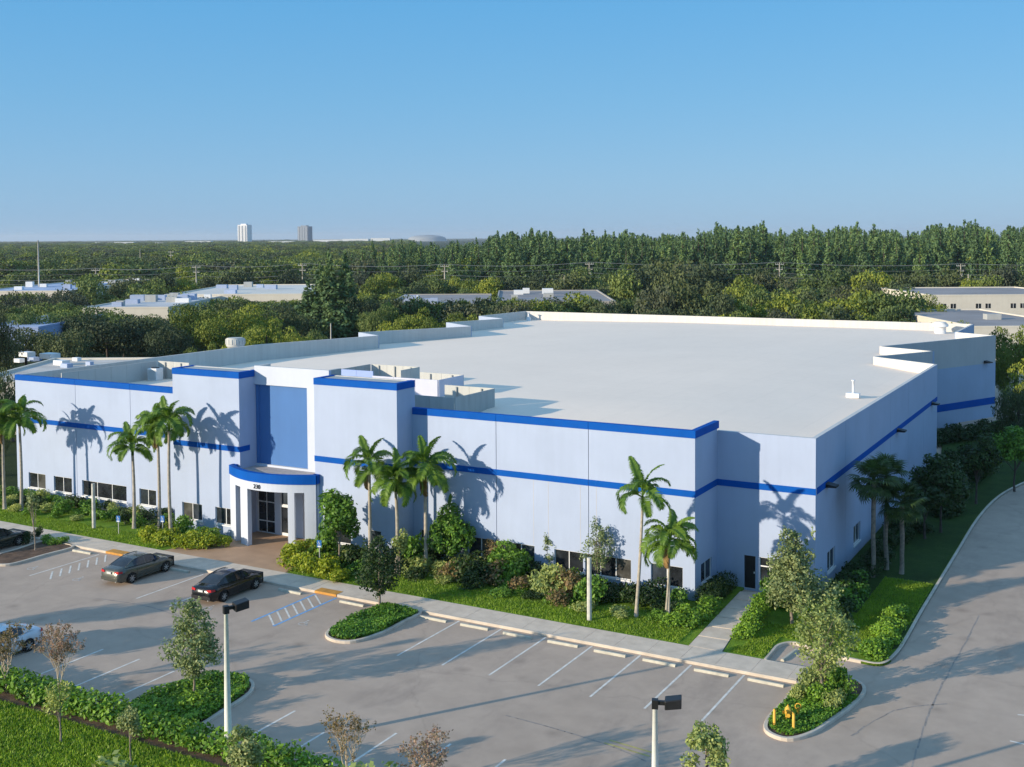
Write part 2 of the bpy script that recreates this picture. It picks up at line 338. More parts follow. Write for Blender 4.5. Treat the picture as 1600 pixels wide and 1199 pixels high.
MB().prism([(0.05, -0.5), (3.6, -1.8)] + [(p.x, p.y) for p in _in] + [(end.x - 5.2, end.y + 12), (11, 69), (3.2, 77), (-2, 60), (0.05, 45)], -0.03, 0.132).build('painted_shade_sheet', SHADE, kind='structure')  # dark sheet over the lawn that paints in the building's shade
kerb_line('drive_kerb', [(3.1, -8.7)] + [(p.x, p.y) for p in KRs], 0.16, 0.15, side=1)
# little asphalt pad with its kerb
pad = [G(1190, 1040, 0.13), G(1214, 1010, 0.13), G(1232, 1006, 0.13), G(1254, 1012, 0.13), G(1300, 1024, 0.13)]
kerb_line('pad_kerb', smooth_open([(0.38, -10.9), (0.36, -9.6), (0.38, -8.6), (0.85, -7.9), (1.6, -8.05), (3.1, -8.7)], 5), 0.14, 0.16, side=1)
# front-left of the photograph: hedge strip and lawn
MB().prism([(-75, -32.75), (-16.3, -32.7), (6, -32.75), (6, -95), (-75, -95)], -0.05, 0.10).build('lawn', GRASS, kind='structure')
MB().prism([(-75, -31.0), (-16, -30.95), (6, -31.1), (6, -32.75), (-16.3, -32.7), (-75, -32.75)], -0.05, 0.12).build('planting_strip', MULCH, kind='structure')
kerb_line('hedge_kerb', [(-75, -30.95), (-30, -30.95), (-14, -30.9), (6, -30.95)], 0.15, 0.15, side=-1)

# parking islands
def island(name, pts, label_bed='planting_bed'):
    pl = smooth_closed(pts, 4); ar = sum(pl[i].x * pl[(i + 1) % len(pl)].y - pl[(i + 1) % len(pl)].x * pl[i].y for i in range(len(pl)))
    if ar < 0: pl = pl[::-1]
    kerb_line(name, pl, 0.17, 0.15, closed=True, side=1)
    c = sum(pl, Vector((0, 0))) / len(pl)
    inner = [c + (p - c) * 0.965 for p in pl]
    MB().prism([(p.x, p.y) for p in inner], -0.04, 0.10).build(label_bed, MULCH, kind='structure')
    return pl, c
I1, c1 = island('island_kerb', [(-21.9, -14.6), (-22.1, -17.0), (-21.6, -18.6), (-20.5, -19.1), (-19.5, -18.6), (-19.0, -16.8), (-19.0, -14.6), (-19.05, -13.0), (-20.5, -12.97), (-21.9, -13.0)])
I2, c2 = island('island_kerb', [(-19.25, -30.9), (-19.35, -28.5), (-19.7, -26.4), (-20.7, -25.3), (-22.2, -25.3), (-23.3, -26.3), (-23.6, -28.5), (-23.6, -30.9), (-21.5, -30.92)])
I3, c3 = island('island_kerb', [(-48.2, -13.0), (-48.15, -15.5), (-48.2, -17.8), (-48.9, -18.5), (-50.2, -18.6), (-51.1, -17.6), (-51.2, -15.4), (-51.2, -13.0)])
I4, c4 = island('island_kerb', [(2.5, -12.95), (2.5, -15.2), (2.4, -17.6), (2.75, -18.95), (3.8, -19.3), (4.6, -18.2), (5.1, -16.2), (5.6, -13.6), (5.5, -12.0), (4.7, -11.2), (3.3, -11.3), (2.6, -11.9)])

# painted markings (thin sheets above the asphalt)
rs_ = random.Random(12)
def strip(mb, a, b, wd=0.115, z=0.005):
    a = Vector(a[:2]); b = Vector(b[:2]); t = (b - a).normalized(); n = Vector((-t.y, t.x)) * wd / 2
    mb.add([(a.x - n.x, a.y - n.y, z), (b.x - n.x, b.y - n.y, z), (b.x + n.x, b.y + n.y, z), (a.x + n.x, a.y + n.y, z)], [(0, 1, 2, 3)])
US, PITCH_M = -16.53, 2.74
for k in range(7):
    mb = MB(); strip(mb, (US + PITCH_M * k, -19.05), (US + PITCH_M * k, -13.05)); mb.build('stall_line', WPAINT, kind='structure')
for u_ in (-32.9, -41.5, -45.3):
    mb = MB(); strip(mb, (u_ if u_ != -41.5 else -35.65, -18.9), (u_ if u_ != -41.5 else -35.65, -13.4)); mb.build('stall_line', WPAINT, kind='structure')
for q0, q1 in [((110, 1035), (162, 1015)), ((166, 1052), (218, 1030)), ((232, 1067), (272, 1049)), ((400, 1145), (462, 1111)), ((438, 1186), (511, 1146)), ((592, 1164), (620, 1146)), ((675, 1184), (706, 1163)), ((775, 1199), (790, 1187))]:
    mb = MB(); a_, b_ = G(*q0), G(*q1); b_.x = a_.x; strip(mb, (a_.x, -30.8), (a_.x, b_.y)); mb.build('stall_line', WPAINT, kind='structure')
# blue accessible aisles with white rungs
def aisle(x0, x1, y0, y1, d, border=True):
    if border:
        for x_ in (x0, x1):
            mb = MB(); strip(mb, (x_, y0), (x_, y1), 0.15); mb.build('aisle_border', BPAINT, kind='structure')
    n = 7
    for k in range(n):
        y = y0 + 0.75 + (y1 - y0 - 1.5) * k / (n - 1); mb = MB()
        strip(mb, (x0 + 0.1, y + 0.6 * d), (x1 - 0.1, y - 0.6 * d), 0.11, 0.006); mb.build('aisle_stripe', WPAINT, kind='structure')
aisle(-26.75, -25.15, -18.7, -13.1, 1)
aisle(-44.9, -43.4, -18.9, -13.1, 1, False)
WPFADE = simple('faded_paint', (0.55, 0.52, 0.48), 0.8, 0.25, 3)
def wheelchair(cx, cy, s, z, mat, name, parent=None, vert=False, rz=0):
    """access symbol: head, back, seat, leg and wheel arc as flat paint"""
    mb = MB()
    def P(a, b): return (cx + a * s, cy + b * s)
    def st(a, b, c, d, wd=0.12): strip(mb, P(a, b), P(c, d), wd * s, z)
    for k in range(10):
        t0, t1 = 2 * math.pi * k / 10, 2 * math.pi * (k + 1) / 10
        mb.add([(*P(-0.05, 0.85), z), (*P(-0.05 + 0.12 * math.cos(t0), 0.85 + 0.12 * math.sin(t0)), z), (*P(-0.05 + 0.12 * math.cos(t1), 0.85 + 0.12 * math.sin(t1)), z)], [(0, 1, 2)])
    st(-0.05, 0.68, 0.0, 0.2); st(-0.02, 0.45, 0.3, 0.45, 0.09); st(0.0, 0.2, 0.38, 0.2); st(0.38, 0.2, 0.52, -0.2); st(0.52, -0.2, 0.66, -0.15)
    for k in range(11):
        t0, t1 = R_(110 + 24 * k), R_(110 + 24 * (k + 1))
        st(0.05 + 0.38 * math.cos(t0), 0.0 + 0.38 * math.sin(t0), 0.05 + 0.38 * math.cos(t1), 0.0 + 0.38 * math.sin(t1), 0.09)
    return mb.build(name, mat, parent, kind=None if parent else 'structure')
for cx, cy in ((-24.0, -17.6), (-30.6, -18.2), (-42.0, -18.0), (-46.6, -17.8)):
    wheelchair(cx, cy, 0.62, 0.007, WPFADE, 'access_symbol')
# orange tactile ramps
for u0 in (-26.9, -45.1):
    MB().prism([(u0, SW0 - 0.05), (u0 + 1.65, SW0 - 0.05), (u0 + 1.65, SW0 + 0.62), (u0, SW0 + 0.62)], 0.02, 0.158).build('tactile_ramp', YPAINT, kind='structure')
mb = MB(); a_, b_ = G(944, 1161), G(1015, 1182); strip(mb, a_, b_, 0.10); strip(mb, a_ + Vector((0.1, 0.35, 0)), b_ + Vector((0.1, 0.35, 0)), 0.10); mb.build('drive_line', YPAINT2, kind='structure')
for q0, q1 in (((1590, 1117), (1625, 1120)), ((1578, 1158), (1612, 1166))):
    mb = MB(); strip(mb, G(*q0), G(*q1), 0.1); mb.build('stall_line', WPAINT, kind='structure')

SEAL = simple('crack_sealer', (0.285, 0.245, 0.215), 0.8, 0.3, 4)
for poly_ in ([(790, 1118), (850, 1134), (905, 1150), (960, 1168), (1010, 1190)], [(1530, 962), (1505, 1010), (1475, 1065), (1450, 1120), (1425, 1199)], [(1480, 700 + 400), (1400, 1110), (1330, 1150)], [(150, 935), (240, 950), (330, 985)]):
    mb = MB(); g_ = [G(*q) for q in poly_]; pts_ = smooth_open([(p.x, p.y) for p in g_], 5)
    for p, q in zip(pts_, pts_[1:]): strip(mb, p + Vector((rs_.uniform(-0.05, 0.05), 0)), q, 0.05 + 0.05 * rs_.random(), 0.0035)
    mb.build('crack_seal', SEAL, kind='structure')
# wheel stops
ws = MB()
prof = [(-0.10, 0.0), (0.10, 0.0), (0.085, 0.07), (0.06, 0.12), (-0.06, 0.12), (-0.085, 0.07)]
ws.add([(-0.88, y, z) for y, z in prof] + [(0.88, y, z) for y, z in prof], [tuple(range(6)), tuple(range(11, 5, -1))] + [(i, 6 + i, 6 + (i + 1) % 6, (i + 1) % 6) for i in range(6)])
WSM = ws.mesh('wheel_stop', simple('stop_concrete', (0.47, 0.44, 0.36), 0.85, 0.18, 3, bumpd=0.004))
stops = [(-17.9, 'in the stall right beside the curved grass island'), (-15.2, 'in the second stall from the curved grass island'), (-12.45, 'in the third stall from the curved grass island'),
         (-9.75, 'below the weathered concrete post'), (-7.0, 'in front of the ringed curved palm'), (-4.3, 'just left of the side path'), (-1.55, 'just right of the side path'), (1.15, 'nearest the hydrant island'),
         (-23.6, 'beside the blue striped aisle and grass island'), (-28.3, 'between the black sedan and blue striped aisle'), (-37.6, 'beside the grey sedan, nearer half of a broken pair'), (-46.7, 'beside the mulch island and faded striped aisle')]
for u_, t_ in stops:
    obj_from(WSM, 'wheel_stop', None, (u_, -13.62 + rs.uniform(-0.05, 0.05), 0.002), rs.uniform(-0.02, 0.02), label='pale concrete wheel stop ' + t_, cat='wheel stop', group='concrete wheel stops along the sidewalk')
p = G(1222, 1027, 0.0)
obj_from(WSM, 'wheel_stop', None, (1.15, -9.55, 0.002), 1.45, label='concrete wheel stop turned endwise on the small asphalt pad', cat='wheel stop', group='concrete wheel stops along the sidewalk')

# ------------------------------------------------------------------ the building
B = empty('warehouse_building', (0, 0, 0), label='long pale blue tilt-up warehouse with cobalt stripes, curved entrance canopy and flat roof', cat='building')
TH = 0.28
def wall_panel(a, b, z0, z1, holes=(), mat=PAINT, inner=INP, name='wall_panel', z1b=None, zmid=None, mat2=None, th=TH):
    """a->b outer face (outside on the right hand going a->b), holes = (s0,s1,z0,z1) along it"""
    a = Vector(a); b = Vector(b); L = (b - a).length; t = (b - a) / L; n = Vector((t.y, -t.x))
    z1b = z1 if z1b is None else z1b
    ss = sorted({0.0, L} | {min(max(h[0], 0), L) for h in holes} | {min(max(h[1], 0), L) for h in holes}); zs = sorted({z0, 1e9} | {h[2] for h in holes} | {h[3] for h in holes} | ({zmid} if zmid else set()))
    def Z(s, z): return (z1 + (z1b - z1) * s / L) if z > 1e8 else z
    def solid(i, j):
        if i < 0 or j < 0 or i >= len(ss) - 1 or j >= len(zs) - 1: return False
        cs = (ss[i] + ss[i + 1]) / 2; cz = (zs[j] + min(zs[j + 1], 50)) / 2
        return not any(h[0] < cs < h[1] and h[2] < cz < h[3] for h in holes)
    mb = MB()
    def P(s, d, z): q = a + t * s - n * d; return (q.x, q.y, z)
    for i in range(len(ss) - 1):
        for j in range(len(zs) - 1):
            if not solid(i, j): continue
            s0, s1 = ss[i], ss[i + 1]; zz = zs[j]; zt = zs[j + 1]
            m = 2 if (mat2 and zmid and zz >= zmid) else 0
            mb.add([P(s0, 0, Z(s0, zz)), P(s1, 0, Z(s1, zz)), P(s1, 0, Z(s1, zt)), P(s0, 0, Z(s0, zt))], [(0, 1, 2, 3)], m)
            mb.add([P(s0, th, Z(s0, zz)), P(s1, th, Z(s1, zz)), P(s1, th, Z(s1, zt)), P(s0, th, Z(s0, zt))], [(3, 2, 1, 0)], 1)
            if not solid(i - 1, j): mb.add([P(s0, 0, Z(s0, zz)), P(s0, th, Z(s0, zz)), P(s0, th, Z(s0, zt)), P(s0, 0, Z(s0, zt))], [(3, 2, 1, 0)], m)
            if not solid(i + 1, j): mb.add([P(s1, 0, Z(s1, zz)), P(s1, th, Z(s1, zz)), P(s1, th, Z(s1, zt)), P(s1, 0, Z(s1, zt))], [(0, 1, 2, 3)], m)
            if not solid(i, j + 1): mb.add([P(s0, 0, Z(s0, zt)), P(s1, 0, Z(s1, zt)), P(s1, th, Z(s1, zt)), P(s0, th, Z(s0, zt))], [(0, 1, 2, 3)], 1)
            if not solid(i, j - 1): mb.add([P(s0, 0, zz), P(s1, 0, zz), P(s1, th, zz), P(s0, th, zz)], [(3, 2, 1, 0)], m)
    return mb.build(name, [mat, inner, mat2 or mat], B)
def window(a, b, s0, s1, z0, z1, nm=2, tr=(), sill=True):
    a = Vector(a); b = Vector(b); t = (b - a).normalized(); n = Vector((t.y, -t.x)); rz = math.atan2(t.y, t.x)
    o = a + t * s0 - n * 0.10
    W = s1 - s0; H = z1 - z0
    w_ = empty('window', (o.x, o.y, z0), rz); w_.parent = B
    fr = MB(); q = 0.04
    fr.box((0, -0.02, 0), (W, 0.06, q)); fr.box((0, -0.02, H - q), (W, 0.06, H)); fr.box((0, -0.021, q), (q, 0.06, H - q)); fr.box((W - q, -0.021, q), (W, 0.06, H - q))
    for k in range(1, nm): fr.box((W * k / nm - 0.025, -0.02, q), (W * k / nm + 0.025, 0.06, H - q))
    for z in tr: fr.box((q, -0.018, z - 0.035), (W - q, 0.05, z + 0.035))
    fr.build('frame', TRIM, w_)
    zz = [q] + [z for z in tr] + [H - q]
    for k in range(nm):
        for j in range(len(zz) - 1):
            MB().box((W * k / nm + 0.01, 0.02, zz[j]), (W * (k + 1) / nm - 0.01, 0.035, zz[j + 1])).build('pane', prs.choice((GLASS, GLASS, GLASS2, GLASS3)), w_)
    if sill: MB().box((-0.06, -0.16, -0.09), (W + 0.06, 0.04, -0.003)).build('sill', TRIM, w_)
    return w_
def facade(a, b, z0, z1, joints, wins, zc=None, stripe=True, ctop=True, mat=PAINT, z1b=None, tr=()):
    """split a->b into precast panels at the joints, recessed 20 mm gaps"""
    A = Vector(a); Bv = Vector(b); L = (Bv - A).length; t = (Bv - A) / L; n = Vector((t.y, -t.x))
    js = [0] + list(joints) + [L]; g = 0.02
    for i in range(len(js) - 1):
        s0 = js[i] + (g if i > 0 else 0); s1 = js[i + 1] - (g if i < len(js) - 2 else 0)
        hs_ = [(w0 - s0, w1 - s0, wz0, wz1) for (w0, w1, wz0, wz1, nm) in wins if w1 > s0 and w0 < s1]
        wall_panel(A + t * s0, A + t * s1, z0, z1, hs_, mat)
        if i > 0:
            jm = MB(); c = A + t * js[i]; q = [c - t * g - n * 0.05, c + t * g - n * 0.05, c + t * g - n * 0.12, c - t * g - n * 0.12]
            jm.prism([(v.x, v.y) for v in q], z0, z1 - 0.02).build('joint_seal', BLACK, B)
    for (w0, w1, wz0, wz1, nm) in wins: window(a, b, w0, w1, wz0, wz1, nm, tr)
def band(a, b, z0, z1, off=0.025, name='stripe', mat=BLUE, ext0=0.0, ext1=0.0, joints=(), cap=False):
    A = Vector(a); Bv = Vector(b); L = (Bv - A).length; t = (Bv - A) / L; n = Vector((t.y, -t.x)); mb = MB()
    js = [-ext0] + list(joints) + [L + ext1]
    for i in range(len(js) - 1):
        s0, s1 = js[i] + (0.012 if i else 0), js[i + 1] - (0.012 if i < len(js) - 2 else 0)
        p = [A + t * s0 + n * off, A + t * s1 + n * off, A + t * s1 - n * ((TH + 0.03) if cap else -0.001), A + t * s0 - n * ((TH + 0.03) if cap else -0.001)]
        mb.prism([(v.x, v.y) for v in p], z0, z1)
    return mb.build(name, mat, B)
ZS0, ZS1 = 6.22, 6.61
ZW, ZB, ZT, ZTB = 10.15, 9.70, 11.95, 11.50
VW, VT = -3.86, -5.64
def U(px, v=VW, py=830): return G(px, py, v, 1).x
# right wing (x -25.89..-6.02)
a, b = (-25.89, VW), (-6.02, VW)
wr = [(a0 - a[0], b0 - a[0], 0.74, 2.0, nm) for a0, b0, nm in ((U(657), U(679), 2), (U(731), U(835), 5), (U(866), U(911), 2), (U(914), U(986), 3), (U(1017), U(1067), 2))]
JW = [-19.43 + 25.89, -12.89 + 25.89]
facade(a, b, 0, ZW - 0.02, JW, wr)
band(a, b, ZS0, ZS1, ext1=0.025, joints=JW); band(a, b, ZB, ZW, ext1=0.03, name='cornice_band', joints=JW, cap=True)
# thin score lines in the lower panels
for u_ in (U(834), U(857), U(907), U(932)):
    MB().box((u_ - 0.012, VW - 0.006, 2.1), (u_ + 0.012, VW + 0.01, ZS0 - 0.02)).build('score_line', GREYP, B)
# return of the wing and recess
facade((-6.02, VW + TH), (-6.02, 0.0), 0, ZW - 0.02, [], [(0.75, 2.65, 0.80, 2.02, 2)])
band((-6.02, VW), (-6.02, 0), ZS0, ZS1); band((-6.02, VW + TH + 0.031), (-6.02, TH), ZB, ZW, name='cornice_band', cap=True)
ZP = 9.58
wall_panel((-6.02 + 0.001, 0), (0, 0), 0, ZP, [(1.72, 2.42, 0.12, 2.12), (2.66, 3.9, 0.12, 2.12)])
band((-6.02 + 0.03, 0), (0, 0), ZS0, ZS1, ext1=0.025)
# doors of the recess
d_ = MB(); d_.box((-4.30, 0.10, 0.12), (-3.60, 0.15, 2.12)); D = d_.build('door', BLACK, B, label='dark narrow side door in the recess')
MB().box((-3.72, 0.04, 1.05), (-3.66, 0.099, 1.15)).build('handle', TRIM, D)
window((-6.02, 0), (0, 0), 2.66, 3.9, 0.12, 2.12, 2, (1.45,), sill=False)
# right side wall
a, b = (0, TH), (0, 43.2)
wsd = [(2.6, 4.6, 0.80, 2.10, 2), (9.6, 11.6, 0.80, 2.10, 2)]
JR = [7.2, 14.4, 21.6, 28.8, 36.0]
facade(a, b, -0.1, ZP, JR, wsd); band(a, b, ZS0, ZS1, joints=JR)
# sawtooth at the far right
PTS = [(0, 43.2), (-6.4, 47.5), (-2.2, 55.4), (-8.0, 58.3), (1.15, 77.4), (-3.5, 80.2), (-3.4, 94.5)]
for i in range(len(PTS) - 1):
    p0, p1 = PTS[i], PTS[i + 1]
    ang = i % 2 == 1 and i < 5
    wall_panel(p0, p1, -2.2, ZP + (0.0 if i else 0.0), (), PAINT if not ang else PAINT, zmid=6.4 if ang else None, mat2=GREYP if ang else None)
    if i == 3: band(p0, p1, 1.55, 2.35, off=0.03)
wall_panel((-3.4, 94.5), (-70.4, 92.9), -0.5, ZP, ())
# left side, sloping slightly down to the back as surveyed
LP = [(-70.4, 92.9, ZP), (G(748, 494, 9.6).x, G(748, 494, 9.6).y, 9.6), (G(784, 498, 9.6).x, G(784, 498, 9.6).y, 9.6), (G(697, 504, 9.75).x, G(697, 504, 9.75).y, 9.75), (G(734, 510, 9.75).x, G(734, 510, 9.75).y, 9.75),
      (G(560, 519.5, 9.9).x, G(560, 519.5, 9.9).y, 9.9), (G(589, 524.5, 9.9).x, G(589, 524.5, 9.9).y, 9.9), (-67.3, 27.0, 10.0), (-66.345, VW + TH, 10.13)]
for i in range(len(LP) - 1): wall_panel(LP[i][:2], LP[i + 1][:2], -0.5, LP[i][2], (), z1b=LP[i + 1][2])
# left wing
a, b = (-66.33, VW), (-46.13, VW)
wl = [(U(x0) - a[0], U(x1) - a[0], 0.74, 2.0, nm) for x0, x1, nm in ((47, 73, 2), (86, 114, 2), (130, 199, 3), (219, 245, 2))]
JL = [-58.92 + 66.33, -52.62 + 66.33]
facade(a, b, 0, ZW - 0.02, JL, wl); band(a, b, ZS0, ZS1, ext0=0.02, joints=JL); band(a, b, ZB, ZW, ext0=0.02, name='cornice_band', joints=JL, cap=True)
# towers
VB = -3.55
def tower(u0, u1, wins):
    facade((u0, VT), (u1, VT), 0, ZT - 0.02, [], wins)
    facade((u1, VT + TH), (u1, VB), 0, ZT - 0.02, [], []); facade((u0, VB), (u0, VT + TH), 0, ZT - 0.02, [], [])
    wall_panel((u1 - TH, VB), (u0 + TH, VB), 7.0, ZT - 0.02, ())
    band((u0, VT), (u1, VT), ZTB, ZT, ext0=0.025, ext1=0.025, name='cornice_band', cap=True); band((u1, VT + TH + 0.031), (u1, VB), ZTB, ZT, name='cornice_band', cap=True); band((u0, VB), (u0, VT + TH + 0.031), ZTB, ZT, name='cornice_band', cap=True)
    band((u0, VT), (u1, VT), ZS0, ZS1, ext0=0.025, ext1=0.025)
    MB().box((u0 + TH + 0.031, VT + TH + 0.031, 11.2), (u1 - TH - 0.031, VB - TH - 0.002, ZT - 0.05)).build('roof_deck', SCREENG, B)
tower(-46.13, -39.6, [(0.75, 2.75, 0.80, 2.02, 2), (4.05, 6.05, 0.80, 2.02, 2)])
tower(-32.77, -25.89, [(1.0, 3.0, 0.80, 2.02, 2), (4.6, 5.5, 0.80, 2.02, 1)])
band((-39.6, VT), (-39.6, -4.62), ZS0, ZS1)
# tall light portal between the towers with the blue inset panel
VC = -4.02
wall_panel((-39.6, VC), (-32.77, VC), 4.8, 12.28, [(0.0, 4.85, 5.15, 10.93)], PAINTW)
MB().box((-39.58, VC + 0.22, 5.15), (-34.77, VC + 0.27, 10.93)).build('inset_panel', SKYP, B)
MB().box((-39.58, VC + 0.10, 5.16), (-39.35, VC + 0.219, 10.92)).build('inset_rib', SKYP, B)
wall_panel((-32.79, VC + TH), (-32.79, -2.6), 8.0, 12.28, (), SCREENG); wall_panel((-39.58, -2.6), (-39.58, VC + TH), 8.0, 12.28, (), PAINTW)
# entrance storefront
vE = -4.02
wall_panel((-39.6, vE), (-32.77, vE), 0, 4.80, [(0.10, 1.72, 0.15, 4.1), (2.25, 3.05, 0.15, 4.1), (4.35, 5.2, 0.15, 4.1)], PAINTW, name='entry_wall')
window((-39.6, vE), (-32.77, vE), 0.10, 1.72, 0.15, 4.1, 2, (0.85, 2.25, 3.55), sill=False)
window((-39.6, vE), (-32.77, vE), 4.35, 5.2, 0.15, 4.1, 1, (2.25, 3.55), sill=False)
window((-39.6, vE), (-32.77, vE), 2.25, 3.05, 2.35, 4.1, 1, (1.3,), sill=False)
d_ = MB(); d_.box((-37.35, vE + 0.02, 0.15), (-36.55, vE + 0.09, 0.35)); d_.box((-37.35, vE + 0.02, 2.2), (-36.55, vE + 0.09, 2.35)); d_.box((-37.35, vE + 0.02, 0.35), (-37.26, vE + 0.09, 2.2)); d_.box((-36.64, vE + 0.02, 0.35), (-36.55, vE + 0.09, 2.2))
D = d_.build('door', TRIM, B, label='white framed glass entrance door'); MB().box((-37.26, vE + 0.05, 0.35), (-36.64, vE + 0.065, 2.2)).build('pane', GLASS, D)
MB().tube([(-36.68, vE - 0.06, 0.9), (-36.68, vE - 0.06, 1.4)], 0.02).build('handle', BLACK, D)
# curved canopy
UC, HW, SAG, VE_ = -36.3, 3.9, 1.35, -6.05
def varc(u): return VE_ - SAG * (1 - ((u - UC) / HW) ** 2)
def arc_wall(u0, u1, z0, z1, mat, name, th=0.34, off=0.0, n=None):
    n = n or max(2, int((u1 - u0) / 0.35)); mb = MB(); pts = []
    for i in range(n + 1):
        u = u0 + (u1 - u0) * i / n; d = Vector((1, -2 * SAG * (-(u - UC)) / HW ** 2 * 1.0)); d.normalize(); nn = Vector((d.y, -d.x))
        pts.append((Vector((u, varc(u))) + nn * off, Vector((u, varc(u))) - nn * th))
    for i in range(n):
        p, q = pts[i], pts[i + 1]
        vs = [(p[0].x, p[0].y, z0), (q[0].x, q[0].y, z0), (q[1].x, q[1].y, z0), (p[1].x, p[1].y, z0)]; vs += [(x, y, z1) for x, y, _ in vs]
        fs = [(3, 2, 1, 0), (4, 5, 6, 7), (0, 1, 5, 4), (2, 3, 7, 6)]
        if i == 0: fs.append((3, 0, 4, 7))
        if i == n - 1: fs.append((1, 2, 6, 5))
        mb.add(vs, fs)
    return mb.build(name, mat, CAN)
CAN = empty('entrance_canopy', (0, 0, 0)); CAN.parent = B
for u0, u1, nm in ((-40.2, -39.07, 'pier'), (-38.32, -37.45, 'column'), (-34.1, -33.68, 'column'), (-33.06, -32.4, 'pier')):
    arc_wall(u0, u1, 0.0, 4.15, PAINTW, nm, n=3)
arc_wall(-40.2, -32.4, 4.15, 4.72, PAINTW, 'fascia')
arc_wall(-40.22, -32.38, 4.72, 5.35, BLUE, 'canopy_band', off=0.06, th=0.30)
for u0 in (-40.2, -32.74):
    MB().box((u0, VE_ + 0.20, 0 if u0 > -35 else 0), (u0 + 0.34, VT - 0.002, 4.70)).build('side_wall', PAINTW, CAN)
    MB().box((u0 - 0.05, VE_ + 0.10, 4.72), (u0 + 0.39, VT - 0.004, 5.35)).build('canopy_band', BLUE, CAN)
n = 16; poly = [(-40.0 + 7.4 * i / n, varc(-40.0 + 7.4 * i / n) + 0.3) for i in range(n + 1)] + [(-32.76, -4.03), (-39.59, -4.03)]
poly = [(-39.59, VT - 0.02)] + [p for p in poly[:-2] if -39.9 < p[0] < -32.7] + [(-32.78, VT - 0.02), (-32.78, -4.03), (-39.59, -4.03)]
MB().prism(poly, 4.72, 5.0).build('canopy_roof', simple('canopy_gravel', (0.40, 0.36, 0.34), 0.9, 0.2, 3, bumpd=0.01), CAN)
# house number on the fascia
fc = bpy.data.curves.new('house_number', 'FONT'); fc.body = '230'; fc.size = 0.42; fc.extrude = 0.02; fc.align_x = 'CENTER'
fo = bpy.data.objects.new('house_number', fc); link(fo, CAN); fo.location = (-36.45, varc(-36.45) - 0.03, 4.28); fo.rotation_euler = (R_(90), 0, 0)
bpy.context.view_layer.update(); nm_ = bpy.data.meshes.new_from_object(fo); bpy.data.objects.remove(fo)
fo = obj_from(nm_, 'house_number', CAN, (-36.45, varc(-36.45) - 0.03, 4.28)); fo.rotation_euler = (R_(90), 0, 0); nm_.materials.clear(); nm_.materials.append(BLACK)
# roof sheet, slightly crowned
foot = [(-6.02, VW + 0.1), (-6.02, 0.1), (-0.12, 0.12)] + [(x - 0.1, y) for x, y in PTS] + [(-70.3, 92.8)] + [(p[0] + 0.1, p[1]) for p in LP[1:-1]] + [(-66.2, VW + 0.1)]
def roof_z(x, y):
    a = min(1, max(0, (x + 66) / 22)); b = min(1, max(0, (4 - x) / 16)); c = min(1, max(0, (y + 6) / 10)) * min(1, max(0.35, (92 - y) / 50))
    return 8.25 + 0.95 * a * b * c
import bmesh
bm = bmesh.new(); vsb = [bm.verts.new((x, y, 0)) for x, y in foot]; f = bm.faces.new(vsb)
for k in range(1, 12):
    x = -72 + 6.2 * k; g = bm.verts[:] + bm.edges[:] + bm.faces[:]
    bmesh.ops.bisect_plane(bm, geom=g, plane_co=(x, 0, 0), plane_no=(1, 0, 0))
for k in range(1, 12):
    y = -5 + 8.5 * k; g = bm.verts[:] + bm.edges[:] + bm.faces[:]
    bmesh.ops.bisect_plane(bm, geom=g, plane_co=(0, y, 0), plane_no=(0, 1, 0))
for v in bm.verts: v.co.z = roof_z(v.co.x, v.co.y)
bmesh.ops.triangulate(bm, faces=bm.faces[:]); bmesh.ops.recalc_face_normals(bm, faces=bm.faces[:])
rm = bpy.data.meshes.new('roof'); bm.to_mesh(rm); bm.free(); rm.materials.append(ROOFM)
for p_ in rm.polygons: p_.use_smooth = True
obj_from(rm, 'roof', B)
# wall lights along the right side
def wall_light(loc, rz, parent):
    l = MB(); l.box((-0.10, -0.30, -0.04), (0.02, 0.30, 0.26)); l.add([(0.02, -0.38, 0.22), (0.62, -0.38, 0.12), (0.62, 0.38, 0.12), (0.02, 0.38, 0.22), (0.02, -0.38, 0.0), (0.62, -0.38, 0.02), (0.62, 0.38, 0.02), (0.02, 0.38, 0.0)], [(0, 1, 2, 3), (7, 6, 5, 4), (0, 4, 5, 1), (1, 5, 6, 2), (2, 6, 7, 3), (3, 7, 4, 0)])
    o = l.build('wall_light', BLACK, parent); o.location = loc; o.rotation_euler = (0, 0, rz)
    ln = MB().box((0.10, -0.28, -0.012), (0.54, 0.28, -0.001)).build('lens', TRIM, o); return o
for y_ in (2.6, 24.5, 40.3): wall_light((0.03, y_, 6.25), 0, B)
wall_light((0.35, 75.5, 6.5), R_(-25.6), B)

# ------------------------------------------------------------------ rooftop things
def screen(pts, z0, z1, label, post_side=1, mat=SCREEN, out=SCREENG, posts=True, group=None):
    r = empty('rooftop_screen', (pts[0][0], pts[0][1], z0), label=label, cat='roof screen', group=group)
    o0 = Vector((pts[0][0], pts[0][1]))
    for i in range(len(pts) - 1):
        a = Vector(pts[i]) - o0; b = Vector(pts[i + 1]) - o0; L = (b - a).length; t = (b - a) / L; n = Vector((t.y, -t.x)); k = max(1, round(L / 1.8))
        for j in range(k):
            p0, p1 = a + t * (L * j / k + 0.01), a + t * (L * (j + 1) / k - 0.01)
            q = [p0, p1, p1 - n * 0.08, p0 - n * 0.08]; mb = MB(); mb.prism([(v.x, v.y) for v in q], 0, z1 - z0)
            mb.build('screen_panel', mat, r)
            if posts:
                c = a + t * (L * (j + 0.5) / k) + n * (-0.16 if post_side > 0 else 0.08); mb = MB(); mb.box((c.x - 0.05, c.y - 0.05, 0), (c.x + 0.05, c.y + 0.05, z1 - z0 - 0.08)); mb.build('post', SCREENG, r)
    return r
ZR = 8.2; ZTOP = 10.5
